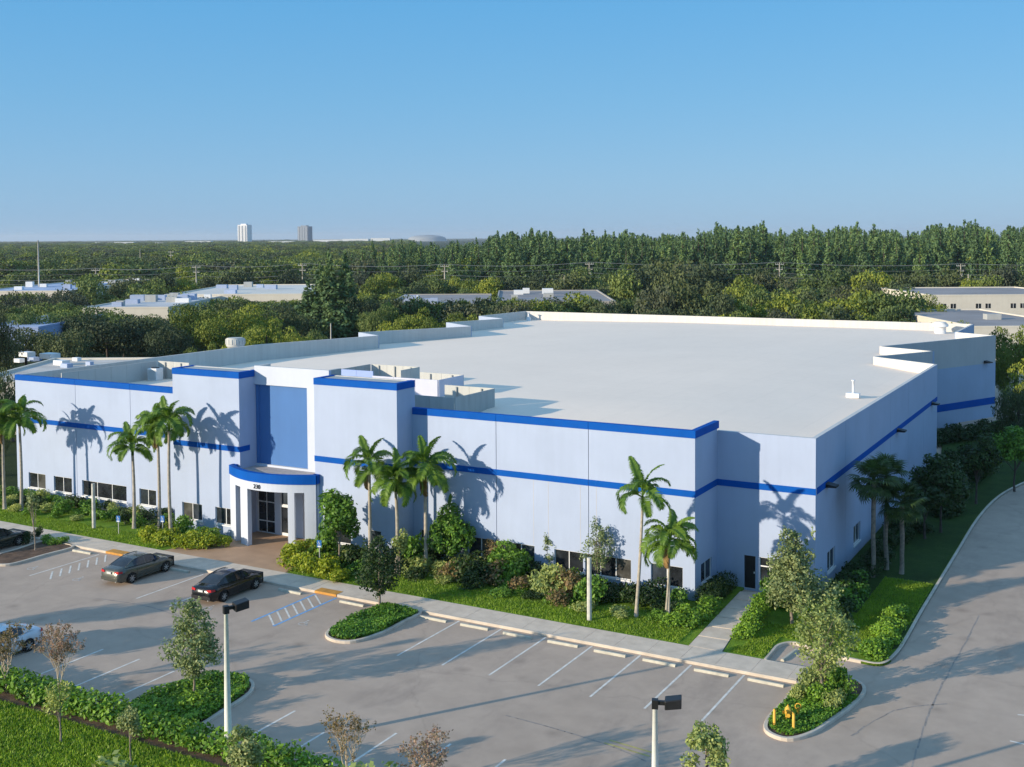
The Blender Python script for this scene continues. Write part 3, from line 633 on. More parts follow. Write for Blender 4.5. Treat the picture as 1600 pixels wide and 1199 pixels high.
screen([(-28.8, 4.62), (-24.5, 4.62)], ZR, ZTOP, 'cream rooftop screen wall with dark posts, nearest the right wing', -1)
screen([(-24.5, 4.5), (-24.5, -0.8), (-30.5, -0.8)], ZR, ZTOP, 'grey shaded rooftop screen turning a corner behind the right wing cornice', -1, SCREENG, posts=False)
screen([(-35.0, 10.5), (-30.8, 10.5)], ZR, ZTOP, 'cream rooftop screen wall with posts, middle step of three', -1)
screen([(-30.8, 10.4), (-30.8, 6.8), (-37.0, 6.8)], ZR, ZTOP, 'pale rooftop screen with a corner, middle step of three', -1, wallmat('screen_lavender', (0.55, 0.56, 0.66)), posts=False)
screen([(-42.1, 13.5), (-37.1, 13.5), (-37.1, 10.7)], ZR, ZTOP, 'cream rooftop screen wall farthest from the front, behind the right tower', -1)
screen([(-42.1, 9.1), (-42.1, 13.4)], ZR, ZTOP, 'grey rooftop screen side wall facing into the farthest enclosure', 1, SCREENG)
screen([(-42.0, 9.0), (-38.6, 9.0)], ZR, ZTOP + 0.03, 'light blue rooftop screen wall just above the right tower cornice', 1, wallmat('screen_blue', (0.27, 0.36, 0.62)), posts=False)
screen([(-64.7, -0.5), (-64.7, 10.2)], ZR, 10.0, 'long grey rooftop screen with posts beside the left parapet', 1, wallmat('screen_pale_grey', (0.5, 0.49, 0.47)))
screen([(-64.6, 10.3), (-60.6, 10.3)], ZR, 10.0, 'short cream rooftop screen with two posts above the left tower', -1)
def ac_unit(loc, rz, label, s=1.0):
    r = empty('air_conditioner', loc, rz, label=label, cat='air conditioner')
    m = MB(); m.box((-0.5 * s, -0.5 * s, 0.12), (0.5 * s, 0.5 * s, 1.25 * s)); bevel(m.build('casing', TRIM, r), 0.03)
    m = MB(); m.box((-0.6 * s, -0.6 * s, 0), (0.6 * s, 0.6 * s, 0.118)); m.build('base', CONC, r)
    m = MB()
    for k in range(9): m.box((-0.42 * s, -0.53 * s, (0.25 + 0.1 * k) * s), (0.42 * s, -0.502 * s, (0.30 + 0.1 * k) * s))
    m.build('grille', SCREENG, r)
    m = MB(); m.tube([(0, 0, 1.252 * s), (0, 0, 1.32 * s)], 0.38 * s, 16, smooth=False); m.build('fan_guard', BLACK, r); return r
q = G(243, 594, 8.4); ac_unit((q.x, q.y, 8.27), 0.15, 'white boxy air conditioner standing on the roof beside the left tower', 1.0)
q = G(258, 590, 8.4); a2 = ac_unit((q.x, q.y, 8.27), 0.15, 'darker grey air conditioner partly behind the white one by the left tower', 0.9); a2.children[0].data.materials[0] = SCREENG
for i, (x_, y_, h_) in enumerate(((157, 590, 0.5), (178, 592, 0.6), (198, 592, 1.1), (214, 580, 0.6))):
    q = G(x_, y_, 8.4); m = MB(); m.tube([(0, 0, 0), (0, 0, h_)], 0.07, 8); m.tube([(0, 0, 0), (0, 0, 0.12)], 0.16, 8)
    m.build('vent_pipe', TRIM, label=['stubby white vent pipe by the left corner of the roof', 'white vent pipe second from the left corner', 'tallest white vent pipe beside the long grey screen', 'small white vent pipe near the far end of the grey screen'][i], cat='vent pipe', group='vent pipes on the left wing roof').location = (q.x, q.y, 8.25)
q = G(136, 594, 8.6); MB().box((-0.08, -0.08, 0), (0.08, 0.08, 1.7)).build('roof_post', TRIM, label='white square post standing at the open end of the grey roof screen', cat='post').location = (q.x, q.y, 8.25)
def roof_vent(px, py, s, label, kind):
    q = G(px, py, 8.5); z = roof_z(q.x, q.y); q = G(px, py, z); r = empty('roof_vent', (q.x, q.y, z - 0.01), label=label, cat='roof vent')
    if kind == 0:
        m = MB(); m.tube([(0, 0, 0), (0, 0, 0.45 * s), (0, 0, 0.9 * s)], [0.42 * s, 0.38 * s, 0.14 * s], 12); m.build('base_cone', TRIM, r)
        m = MB(); m.tube([(0, 0, 0.9 * s), (0, 0, 1.25 * s), (0, 0, 1.4 * s)], [0.13 * s, 0.15 * s, 0.34 * s], 12); m.build('cap', TRIM, r)
    elif kind == 1:
        m = MB(); m.box((-0.5, -0.3, 0), (0.5, 0.3, 0.35)); m.build('base_box', TRIM, r)
        m = MB(); m.tube([(0, 0, 0.35), (0, 0, 1.3)], 0.09, 8); m.tube([(0, 0, 1.3), (0, 0, 1.4)], 0.15, 8); m.build('pipe', TRIM, r)
    else:
        m = MB(); m.tube([(0, 0, 0), (0, 0, 0.9)], 0.75, 16, smooth=True); m.build('drum', TRIM, r)
        m = MB(); m.tube([(0, 0, 0.9), (0, 0, 1.15), (0, 0, 1.5)], [1.0, 1.05, 0.7], 16); m.build('cap', TRIM, r)
    return r
roof_vent(380, 563, 1.0, 'white cone shaped roof vent near the left parapet', 0)
roof_vent(826, 501, 0.9, 'small white roof vent in the far left roof corner', 0)
roof_vent(1333, 621, 1.0, 'white pipe vent on a box base near the right roof edge', 1)
roof_vent(1469, 521, 1.0, 'white drum shaped roof vent at the far right corner', 2)
q = G(360, 541, 10.0); q = Vector((-69.2, 24.6, 0)); top = 10.95
r = empty('exhaust_stack', (-69.0, 25.4, -0.3), label='pale cylindrical stack with a ribbed cap rising behind the left parapet', cat='exhaust stack')
m = MB(); m.tube([(0, 0, 0), (0, 0, 10.2)], 0.85, 20); m.build('drum', POSTM, r)
m = MB(); m.tube([(0, 0, 10.2), (0, 0, 10.4), (0, 0, 11.0), (0, 0, 11.1)], [0.95, 1.02, 1.02, 0.8], 20); m.build('cap', SCREEN, r)
for k in range(16):
    t_ = 2 * math.pi * k / 16; m = MB(); m.box((1.0 * math.cos(t_) - 0.04, 1.0 * math.sin(t_) - 0.04, 10.42), (1.0 * math.cos(t_) + 0.05, 1.0 * math.sin(t_) + 0.05, 10.95)); m.build('rib', SCREENG, r)

# ------------------------------------------------------------------ vegetation builders
def quads_mesh(name, C, N, T, W, L, mat, bend=None):
    """rhombic leaves: centres C, normals N, long axes T, half width W, half length L"""
    n = len(C); T = T - (T * N).sum(1)[:, None] * N; T /= np.linalg.norm(T, axis=1)[:, None] + 1e-9; Bn = np.cross(N, T)
    v = np.empty((n, 4, 3)); v[:, 0] = C - T * L[:, None]; v[:, 1] = C + Bn * W[:, None]; v[:, 2] = C + T * L[:, None]; v[:, 3] = C - Bn * W[:, None]
    if bend is not None: v[:, 1, :] += N * (bend * W)[:, None]; v[:, 3, :] += N * (bend * W)[:, None]
    me = bpy.data.meshes.new(name); me.vertices.add(n * 4); me.loops.add(n * 4); me.polygons.add(n)
    me.vertices.foreach_set('co', v.reshape(-1).astype(np.float32)); me.loops.foreach_set('vertex_index', np.arange(n * 4, dtype=np.int32))
    me.polygons.foreach_set('loop_start', np.arange(0, n * 4, 4, dtype=np.int32)); me.polygons.foreach_set('loop_total', np.full(n, 4, dtype=np.int32))
    me.materials.append(mat); me.update(); me.validate(); return me
def cloud(name, clumps, n, size, mat, seed, droop=0.0, flat=0.35, aspect=0.5, shell=0.5, upz=0.0):
    """clumps: (x,y,z,rx,ry,rz,weight)"""
    rg = np.random.default_rng(seed); cl = np.array(clumps, float); wts = cl[:, 6] * (cl[:, 3] * cl[:, 4] * cl[:, 5]) ** 0.62; wts /= wts.sum()
    k = rg.choice(len(cl), n, p=wts); d = rg.normal(size=(n, 3)); d /= np.linalg.norm(d, axis=1)[:, None]
    r = shell + (1.0 - shell) * rg.random(n) ** 0.5; r *= rg.normal(1, 0.08, n)
    C = cl[k, :3] + d * r[:, None] * cl[k, 3:6]
    N = d * (1 - flat) + rg.normal(size=(n, 3)) * 0.55; N[:, 2] += flat + upz; N /= np.linalg.norm(N, axis=1)[:, None]
    T = rg.normal(size=(n, 3)); T[:, 2] -= droop; s = size * rg.uniform(0.6, 1.35, n)
    return quads_mesh(name, C, N, T, s * aspect * 0.5, s * 0.5, mat)
def round_clumps(seed, rx, rz, z0, k=14, lump=0.42, top=1.0, ry=None):
    r = random.Random(seed); out = []; ry = ry or rx
    for i in range(k):
        th = r.uniform(0, 2 * math.pi); ph = math.acos(r.uniform(-0.55, 0.95)); q = r.uniform(0.35, 0.72)
        s = lump * r.uniform(0.65, 1.2)
        out.append((rx * q * math.sin(ph) * math.cos(th), ry * q * math.sin(ph) * math.sin(th), z0 + rz * q * math.cos(ph) * top, rx * s, ry * s, rz * s * 0.9, r.uniform(0.7, 1.2)))
    return out
def cone_clumps(seed, r0, z0, z1, k=26, lump=0.45):
    r = random.Random(seed); out = []
    for i in range(k):
        t = (i + 0.5) / k; rad = r0 * (1 - t) ** 0.75 * min(1, 0.45 + t * 4) ; th = i * 2.4 + r.uniform(-0.4, 0.4); q = rad * r.uniform(0.35, 0.75)
        s = max(0.12 * r0, rad * lump * r.uniform(0.8, 1.25)); out.append((q * math.cos(th), q * math.sin(th), z0 + (z1 - z0) * t, s, s, s * 0.85, 1))
    return out
def trunk_mesh(seed, h, r0, clumps=None, mat=BARK, lean=0.03, nb=6, r1=None, sides=7, split=0.35):
    r = random.Random(seed); mb = MB(); k = 6; pts = []; lx, ly = r.uniform(-lean, lean), r.uniform(-lean, lean)
    for i in range(k + 1):
        t = i / k; pts.append((lx * h * t + r.uniform(-0.01, 0.01) * h * (0 < i), ly * h * t + r.uniform(-0.01, 0.01) * h * (0 < i), h * t))
    r1 = r1 if r1 else r0 * 0.3
    mb.tube(pts, [r0 * (1.25 if i == 0 else 1) + (r1 - r0) * i / k for i in range(k + 1)], sides)
    if clumps:
        for c in r.sample(clumps, min(nb, len(clumps))):
            t = r.uniform(split, 0.85); a = Vector(pts[min(k, int(t * k))]); b = Vector(c[:3])
            if b.z < a.z: a.z = max(0.2 * h, b.z - 0.25 * h) if b.z > 0.3 * h else a.z
            m = (a + b) / 2 + Vector((r.uniform(-0.1, 0.1), r.uniform(-0.1, 0.1), 0.06)) * h * 0.3
            mb.tube([a, m, b], [r0 * 0.42, r0 * 0.28, r0 * 0.1], 5)
    return mb.mesh('trunk', mat)
def plant(name, label, cat, loc, crown, trunk=None, sc=(1, 1, 1), rz=0, group=None, kind=None, crown_name='crown'):
    if trunk is None:
        return obj_from(crown, name, None, loc, rz, sc, label=label, cat=cat, group=group)
    r = empty(name, loc, rz, label=label, cat=cat, group=group); r.scale = sc
    obj_from(trunk, 'trunk', r); obj_from(crown, crown_name, r); return r
def top_z(P, ypx):
    """height of a thing standing at P whose top shows at ypx"""
    lo, hi = 0.0, 60.0
    for _ in range(40):
        m = (lo + hi) / 2; d = Vector((P[0], P[1], m)) - CAM; y = CY - F_PX * d.dot(UP) / d.dot(FW)
        if y > ypx: lo = m
        else: hi = m
    return (lo + hi) / 2
def at_depth(px, Z):
    d = FW * F_PX + RR * (px - 800); d.z = 0; h = Vector((d.x, d.y, 0)); f = Vector((FW.x, FW.y, 0)).normalized(); return Vector((CAM.x, CAM.y, 0)) + h * (Z / h.dot(f))

# ---- palms
def frond_mesh(seed, L=2.2, arch=1.0, ll=0.55, mat=L_PALM, rise=0.9, n=44):
    r = random.Random(seed); mb = MB(); pts = []
    a = rise; x = z = 0; k = 12; ds = L / k
    for i in range(k + 1):
        pts.append(Vector((x, 0, z))); x += ds * math.cos(a); z += ds * math.sin(a); a -= arch * (0.6 + 1.0 * i / k) / k * 1.6
    mb.tube(pts, [0.03 * (1 - 0.8 * i / k) for i in range(k + 1)], 4, cap=False)
    for i in range(n):
        t = 0.14 + 0.86 * (i + 0.5) / n; f = t * k; j = min(int(f), k - 1); p = pts[j].lerp(pts[j + 1], f - j); tg = (pts[j + 1] - pts[j]).normalized(); up = Vector((0, 1, 0)).cross(tg) * -1
        l = ll * math.sin(math.pi * (0.16 + 0.8 * t)) ** 0.7 * r.uniform(0.85, 1.1)
        for s in (-1, 1):
            d1 = (Vector((0, s, 0)) * 0.78 + tg * 0.50 + up * r.uniform(0.05, 0.3)).normalized(); d2 = (d1 + Vector((0, 0, -1.0 * r.uniform(0.6, 1.2)))).normalized()
            q1 = p + d1 * l * 0.5; q2 = q1 + d2 * l * 0.5; w_ = tg * 0.040
            mb.add([p - w_ * 0.5, p + w_ * 0.5, q1 + w_, q1 - w_], [(0, 1, 2, 3)]); mb.add([q1 - w_, q1 + w_, q2 + w_ * 0.15], [(0, 1, 2)])
    return mb.mesh('frond', mat)
FR = [frond_mesh(1, 2.3, 1.5, 0.66, rise=1.2), frond_mesh(2, 2.45, 1.8, 0.68, rise=0.8), frond_mesh(3, 2.2, 1.5, 0.62, rise=0.2), frond_mesh(4, 2.1, 0.7, 0.42, rise=1.38)]
DEADFR = frond_mesh(9, 1.9, 0.9, 0.45, mat=L_BROWN, rise=0.1)
def palm(base, crown, label, seed, s=1.0, nf=13, r0=0.13, bend=0.0, group='feather palms along the front wall', pt=None, fr=None, mat=None):
    r = random.Random(seed); root = empty('palm_tree', base, 0, label=label, cat='palm tree', group=group)
    c = Vector(crown) - Vector(base); mb = MB(); pts = []; k = 9; r_b = random.Random(seed * 7).random()
    for i in range(k + 1):
        t = i / k; pts.append(Vector((c.x * t ** 1.4 + (bend + (r_b - 0.5) * 0.5) * math.sin(math.pi * t) * 0.5, c.y * t ** 1.4, c.z * t)))
    mb.tube(pts, [r0 * (1.35 if i == 0 else 1.05 - 0.35 * i / k) for i in range(k + 1)], 9)
    for i in range(14):
        f = (i + 0.7) / 15 * k; j = int(f); p = pts[j].lerp(pts[min(j + 1, k)], f - j); mb.tube([p - Vector((0, 0, 0.012)), p + Vector((0, 0, 0.012))], r0 * (1.09 - 0.35 * f / k), 9, cap=False)
    mb.build('trunk', PBARK, root)
    mb = MB(); mb.tube([c - Vector((0, 0, 0.1)), c + Vector((0, 0, 0.45)), c + Vector((0, 0, 0.8))], [r0 * 0.8, r0 * 0.75, r0 * 0.3], 8); mb.build('crownshaft', L_PALM, root)
    FRs = fr or FR; nf += 1
    for i in range(nf):
        th = i * 2.39996 + r.uniform(-0.25, 0.25); v = 0 if i < nf * 0.3 else (1 if i < nf * 0.65 else 2)
        if i < 2: v = 3
        f = obj_from(FRs[v], 'frond', root, c + Vector((0, 0, 0.72 - 0.35 * i / nf)), 0, (s * r.uniform(0.88, 1.1),) * 3)
        f.rotation_euler = (r.uniform(-0.5, 0.5), r.uniform(-0.25, 0.22), th)
    if seed % 2 == 0:
        for i in range(2):
            f = obj_from(FRs[2], 'dead_frond', root, c + Vector((0, 0, 0.3)), 0, (s * 0.8,) * 3); f.rotation_euler = (r.uniform(-0.3, 0.3), R_(62), r.uniform(0, 6.28)); f['label'] = 'hanging pale dry frond'
            f.data = DEADFR
    return root
def palm_at(px, py, v, label, seed, basex=None, **k):
    """crown centre seen at px,py on the plane y=v; base straight below or at its own spot"""
    c = G(px, py, v, 1); b = Vector((c.x, c.y, 0.1)) if basex is None else Vector((basex[0], basex[1], 0.1))
    return palm(b, (c.x, c.y, c.z - 0.45), label, seed, **k)
palm_at(207, 700, -7.6, 'single feather palm, lowest crown of the three left of the entrance tower', 11)
palm_at(246, 668, -7.9, 'feather palm with a crown against the left tower edge, left trunk of a close pair', 12, nf=14)
palm_at(264, 662, -8.6, 'tallest feather palm beside the left entrance tower, right trunk of a close pair', 13, nf=15, s=1.05)
palm_at(4, 665, -8.2, 'feather palm cut by the left picture edge', 14)
palm_at(30, 655, -7.9, 'feather palm whose crown overlaps the left end of the blue stripe', 15, s=1.15)
palm_at(577, 728, -7.6, 'feather palm before the right entrance tower, nearest the round green tree', 16, nf=11)
palm_at(618, 755, -7.8, 'feather palm at the corner of the right entrance tower, middle of three', 17, nf=16)
palm_at(664, 735, -6.6, 'feather palm with one bright upright frond right of the entrance tower', 18, nf=15, s=1.1)
bp_ = G(994, 968); palm_at(1004, 778, -8.2, 'slender feather palm with a ringed, slightly bent trunk and few drooping fronds', 19, basex=(bp_.x, bp_.y), nf=10, r0=0.10, bend=0.15)
bp_ = G(1040, 972); p_ = palm_at(1046, 848, -7.7, 'shorter twin stemmed feather palm near the wing corner', 20, basex=(bp_.x, bp_.y), nf=17, r0=0.075, s=0.98)
mb = MB(); mb.tube([(0.16, 0.05, 0), (0.2, 0.05, 2.0), (0.16, 0, 3.9)], [0.08, 0.065, 0.06], 8); mb.build('trunk', PBARK, p_)
palm_at(701, 795, -5.0, 'thin young palm stem hidden behind the round tree by the wing', 21, nf=5, r0=0.05, s=0.4)
# fan palms on the shaded side
def fan_mesh(seed):
    r = random.Random(seed); mb = MB(); mb.tube([(0, 0, 0), (0.35, 0, 0.1), (0.75, 0, 0.05)], [0.02, 0.016, 0.012], 4, cap=False)
    for i in range(15):
        th = R_(-105 + 210 * i / 14); l = 0.75 * (1 - 0.25 * abs(th) / 1.8); d = Vector((math.cos(th), math.sin(th), 0.12)); p = Vector((0.75, 0, 0.05)); q = p + d * l * 0.6; e = q + (d + Vector((0, 0, -0.9))).normalized() * l * 0.45
        n = Vector((-d.y, d.x, 0)) * 0.045; mb.add([p, q + n, q - n], [(0, 1, 2)]); mb.add([q + n, e, q - n], [(0, 1, 2)])
    return mb.mesh('fan_leaf', L_SABAL)
FAN = [fan_mesh(1), fan_mesh(2)]
def sabal(base, h, label, seed, n=34, s=1.0):
    r = random.Random(seed); root = empty('fan_palm', base, 0, label=label, cat='palm tree', group='fan palms on the shaded side')
    mb = MB(); k = 7; mb.tube([(r.uniform(-0.04, 0.04), 0, h * i / k) for i in range(k + 1)], [0.17 - 0.03 * (i > 0) for i in range(k + 1)], 9); mb.build('trunk', BARK, root)
    for i in range(n):
        th = i * 2.39996; el = R_(70 - 125 * (i / n) ** 0.9 + r.uniform(-8, 8))
        f = obj_from(FAN[i % 2], 'fan_leaf', root, (0, 0, h + r.uniform(-0.1, 0.15)), 0, (s * r.uniform(0.9, 1.15),) * 3); f.rotation_euler = (r.uniform(-0.3, 0.3), -el, th)
for (bx, by, ty, lab, sd) in ((1364, 905, 755, 'dark fan palm nearest the wall windows on the shaded side', 1), (1384, 893, 748, 'dark fan palm behind its two neighbours by the shaded wall', 2), (1409, 900, 790, 'dark fan palm nearest the service drive, lowest of three crowns', 3)):
    b_ = G(bx, by); sabal((b_.x, b_.y, 0.1), top_z(b_, ty), lab, sd, s=1.15)

# ---- foreground and mid-ground trees
def tree_px(bx, by, ytop, label, crown_fn, seed, name='tree', rfac=1.0, group=None, trunkmat=BARK, rz=0.0, r0=0.09, nb=9):
    P = G(bx, by); h = top_z(P, ytop); cl, me = crown_fn(h)
    tr = trunk_mesh(seed, h * 0.8, r0, cl, trunkmat, nb=nb)
    return plant(name, label, 'tree', (P.x, P.y, 0.08), me, tr, rz=rz, group=group)
def cone_tree(rad, z0f, n, size, mat, seed, k=26):
    def fn(h):
        cl = cone_clumps(seed, rad, h * z0f, h * 0.97, k); return cl, cloud('crown', cl, n, size, mat, seed, shell=0.3, aspect=0.55)
    return fn
def oval_tree(rad, zb, n, size, mat, seed, k=34, peak=0.4, gap=0.42, spiky=0.0, pw=0.62):
    def fn(h):
        r = random.Random(seed); cl = []
        for i in range(k):
            t = (i + 0.5) / k; e = (t / peak) ** 0.7 if t < peak else ((1 - t) / (1 - peak)) ** pw; R0 = rad * max(0.16, e) * r.uniform(0.8, 1.2); th = i * 2.4 + r.uniform(-0.6, 0.6); q = R0 * r.uniform(0.35, 0.85); s_ = R0 * gap * r.uniform(0.6, 1.15) + 0.12
            cl.append((q * math.cos(th), q * math.sin(th), h * (zb + (0.96 - zb) * t) + r.uniform(-0.15, 0.15), s_, s_, s_ * r.uniform(0.7, 1.2), 1))
        for i in range(int(spiky)):
            th = r.uniform(0, 6.28); q = rad * r.uniform(0.2, 0.75); cl.append((q * math.cos(th), q * math.sin(th), h * r.uniform(0.7, 1.0), 0.14, 0.14, 0.45, 1.4))
        return cl, cloud('crown', cl, n, size, mat, seed, shell=0.15, aspect=0.6)
    return fn
def round_tree(rad, zc, rz_, n, size, mat, seed, k=16, lump=0.4, shell=0.45):
    def fn(h):
        cl = round_clumps(seed, rad, h * rz_, h * zc, k, lump); return cl, cloud('crown', cl, n, size, mat, seed, shell=shell, aspect=0.6)
    return fn
tree_px(1238, 978, 828, 'grey green conical young oak standing before the sunlit building corner', oval_tree(2.15, 0.18, 8500, 0.17, L_SAGE, 31, 64, 0.25, 0.36, 5, 1.0), 31)
tree_px(1285, 1095, 940, 'airy olive green tree with pale trunk on the hydrant island', oval_tree(1.8, 0.26, 4300, 0.15, L_OLIVE, 32, 56, 0.5, 0.27, 26), 32, r0=0.08, nb=20)
tree_px(303, 1092, 932, 'slim grey green tree on the grass island behind the left lamp post', oval_tree(1.6, 0.20, 5200, 0.15, L_SAGE, 33, 56, 0.36, 0.32, 5, 0.85), 33, r0=0.06, nb=18)
tree_px(593, 952, 838, 'slender dark green tree on the island below the entrance', oval_tree(1.5, 0.18, 3600, 0.17, L_DARK, 34, 40, 0.35, 0.36, 4), 34, r0=0.07, nb=14)
tree_px(530, 888, 752, 'dense bright green tree just right of the entrance canopy', round_tree(1.45, 0.56, 0.40, 5200, 0.24, L_GREEN, 35), 35, r0=0.08)
tree_px(702, 892, 790, 'bushy bright green tree before the shaded corner of the right wing', round_tree(1.75, 0.52, 0.42, 5200, 0.24, L_GREEN, 36), 36, r0=0.09)
tree_px(797, 905, 848, 'low rounded dark green tree below the long window strip', round_tree(1.6, 0.55, 0.42, 3600, 0.2, L_GREEN, 37), 37, r0=0.08)
tree_px(860, 905, 828, 'thin upright sapling with small leaves between two window strips', oval_tree(0.5, 0.25, 800, 0.14, L_SAGE, 38, 16, 0.4, 0.4, 4), 38, r0=0.035)
tree_px(935, 925, 820, 'sparse pale green sapling behind the concrete post', oval_tree(1.15, 0.3, 1700, 0.14, L_SAGE, 39, 34, 0.5, 0.28, 10), 39, r0=0.045, nb=20)
tree_px(770, 900, 840, 'leafless reddish brown shrub tree against the window strip', round_tree(0.8, 0.6, 0.4, 500, 0.13, L_BROWN, 40, 9), 40, r0=0.04)
tree_px(625, 905, 825, 'tall thin olive sapling at the foot of the entrance tower corner', round_tree(0.7, 0.6, 0.42, 1200, 0.16, L_OLIVE, 41, 10), 41, r0=0.04)
tree_px(55, 862, 760, 'thin sapling on the mulch island left of the faded stripes', round_tree(0.7, 0.72, 0.3, 500, 0.14, L_SAGE, 42, 9, 0.35, 0.2), 42, r0=0.045)
tree_px(95, 1165, 1050, 'thin bare trunked young tree in the mulch beside the hedge', round_tree(0.75, 0.6, 0.35, 700, 0.13, L_OLIVE, 43, 12, 0.35, 0.2), 43, r0=0.045)
tree_px(205, 1196, 1085, 'grey green sapling in front of the hedge, left of the lamp post', round_tree(0.55, 0.62, 0.36, 1100, 0.12, L_SAGE, 44, 10), 44, r0=0.035)
tree_px(1105, 1262, 1120, 'green tree whose top rises from the bottom edge beside the right lamp post', round_tree(1.15, 0.62, 0.36, 2400, 0.15, L_OLIVE, 45, 18, 0.33, 0.2), 45, r0=0.06)
tree_px(382, 1240, 1132, 'grey green bushy sapling at the foot of the left lamp post', round_tree(0.85, 0.58, 0.42, 2200, 0.14, L_SAGE, 46, 14), 46, r0=0.05)
def twiggy(bx, by, ytop, rad, label, seed, mat, n=500, trunk=BARK, leafs=0.10):
    P = G(bx, by); h = top_z(P, ytop); r = random.Random(seed); mb = MB(); tips = []
    def grow(p, d, L, rr, lv):
        q = p + d * L * 0.5 + Vector((r.uniform(-1, 1), r.uniform(-1, 1), r.uniform(-0.2, 0.6))) * L * 0.10; e = p + d * L
        mb.tube([p, q, e], [rr, rr * 0.75, rr * 0.5], 4 if lv > 0 else 6, cap=False)
        if lv >= 3: tips.append((q, e)); return
        for _ in range(4 if lv == 0 else 3):
            nd = (d + Vector((r.uniform(-1, 1), r.uniform(-1, 1), r.uniform(-0.05, 0.7))) * 0.75).normalized(); s0 = r.uniform(0.35, 1.0)
            grow(p.lerp(e, s0), nd, L * r.uniform(0.55, 0.78), rr * 0.55, lv + 1)
    base = Vector((0, 0, 0)); st = MB()
    for k in range(5):
        a = k * 1.256 + r.uniform(-0.3, 0.3); d = Vector((math.cos(a) * 0.28, math.sin(a) * 0.28, 1)).normalized(); grow(Vector((0, 0, h * r.uniform(0.18, 0.3))), d, h * 0.42, 0.03, 0)
    mb.tube([(0, 0, 0), (0.02, 0, h * 0.35)], [0.05, 0.04], 7, cap=False)
    tm_ = mb.mesh('trunk', trunk); rg = np.random.default_rng(seed); tp = np.array([[*(q.lerp(e, rg.random()))] for q, e in tips for _ in range(max(1, n // max(1, len(tips))))])
    tp += rg.normal(0, 0.05, tp.shape); m = len(tp); N = rg.normal(size=(m, 3)); N /= np.linalg.norm(N, axis=1)[:, None]; s = leafs * rg.uniform(0.6, 1.3, m)
    me = quads_mesh('foliage', tp, N, rg.normal(size=(m, 3)), s * 0.3, s * 0.5, mat)
    mx_ = max(abs(v.co.x) for v in tm_.vertices); f = rad / max(mx_, 0.01)
    plant('bare_tree', label, 'tree', (P.x, P.y, 0.05), me, tm_, sc=(f, f, 1), crown_name='foliage', group='twiggy half bare trees along the hedge')
TWB = simple('pale_twig', (0.50, 0.41, 0.31), 0.9, 0.2, 5)
twiggy(10, 1085, 995, 1.0, 'sparse brownish tree at the left edge behind the hedge', 51, L_BROWN, 1800, TWB)
twiggy(92, 1105, 992, 1.35, 'half bare tree with dusty pink blossom haze behind the white car', 52, L_PINK, 3000, TWB)
twiggy(545, 1250, 1130, 1.1, 'twiggy tan tree rising at the bottom edge, taller of two', 53, L_BROWN, 1300, TWB)
twiggy(668, 1275, 1165, 1.05, 'twiggy reddish tan tree barely rising over the bottom edge', 54, L_PINK, 1300, TWB)
# shaded trees beside the right wall
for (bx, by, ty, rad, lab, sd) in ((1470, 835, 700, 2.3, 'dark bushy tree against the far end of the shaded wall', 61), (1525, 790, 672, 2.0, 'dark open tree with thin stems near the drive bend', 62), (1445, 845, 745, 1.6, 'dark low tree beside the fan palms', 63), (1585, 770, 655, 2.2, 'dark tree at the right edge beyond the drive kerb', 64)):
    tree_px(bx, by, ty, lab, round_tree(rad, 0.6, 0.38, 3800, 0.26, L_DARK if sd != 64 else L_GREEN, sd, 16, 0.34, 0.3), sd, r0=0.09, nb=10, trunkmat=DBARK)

# ---- shrubs
SHM = {}
def shrub_mesh(kind, mat, size, n=900, seeds=3):
    if kind not in SHM:
        SHM[kind] = []
        for s in range(seeds):
            cl = round_clumps(100 + s, 1.0, 0.85, 0.45, 9, 0.5); cl = [(c[0], c[1], max(c[2], 0.25), *c[3:]) for c in cl]
            SHM[kind].append(cloud('shrub', cl, n, size, mat, 100 + s, shell=0.55, aspect=0.65))
    return SHM[kind]
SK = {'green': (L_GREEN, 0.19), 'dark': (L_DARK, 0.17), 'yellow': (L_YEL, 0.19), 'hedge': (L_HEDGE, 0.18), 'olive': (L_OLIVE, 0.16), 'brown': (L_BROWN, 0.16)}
def shrub(kind, P, w_, h_, label, group=None, seed=0):
    me = shrub_mesh(kind, *SK[kind])[seed % 3]
    return obj_from(me, 'shrub', None, (P[0], P[1], 0.08), seed * 1.7, (w_, w_, h_), label=label, cat='shrub', group=group)
sr = random.Random(8)
# yellow masses either side of the entrance
for i, (px, py, w_, h_) in enumerate([(232, 848, 0.95, 0.95), (258, 852, 1.0, 1.05), (286, 856, 0.9, 0.95), (303, 858, 0.85, 1.0), (322, 858, 1.0, 1.05), (346, 856, 0.85, 0.85), (268, 838, 0.9, 0.8), (330, 846, 0.9, 0.9)]):
    shrub('yellow', G(px, py), w_, h_, 'bright yellow shrub left of the tan apron', 'yellow shrubs left of the entrance', i)
for i, (px, py, w_, h_) in enumerate([(456, 884, 0.95, 1.15), (474, 892, 0.95, 1.1), (494, 898, 1.0, 1.1), (516, 905, 0.95, 1.0), (534, 912, 0.8, 0.85), (470, 876, 0.9, 1.1), (497, 882, 0.9, 1.0), (522, 893, 0.9, 0.95), (482, 866, 0.7, 0.95)]):
    shrub('yellow', G(px, py), w_, h_, 'bright yellow shrub right of the tan apron', 'yellow shrubs right of the entrance', i + 3)
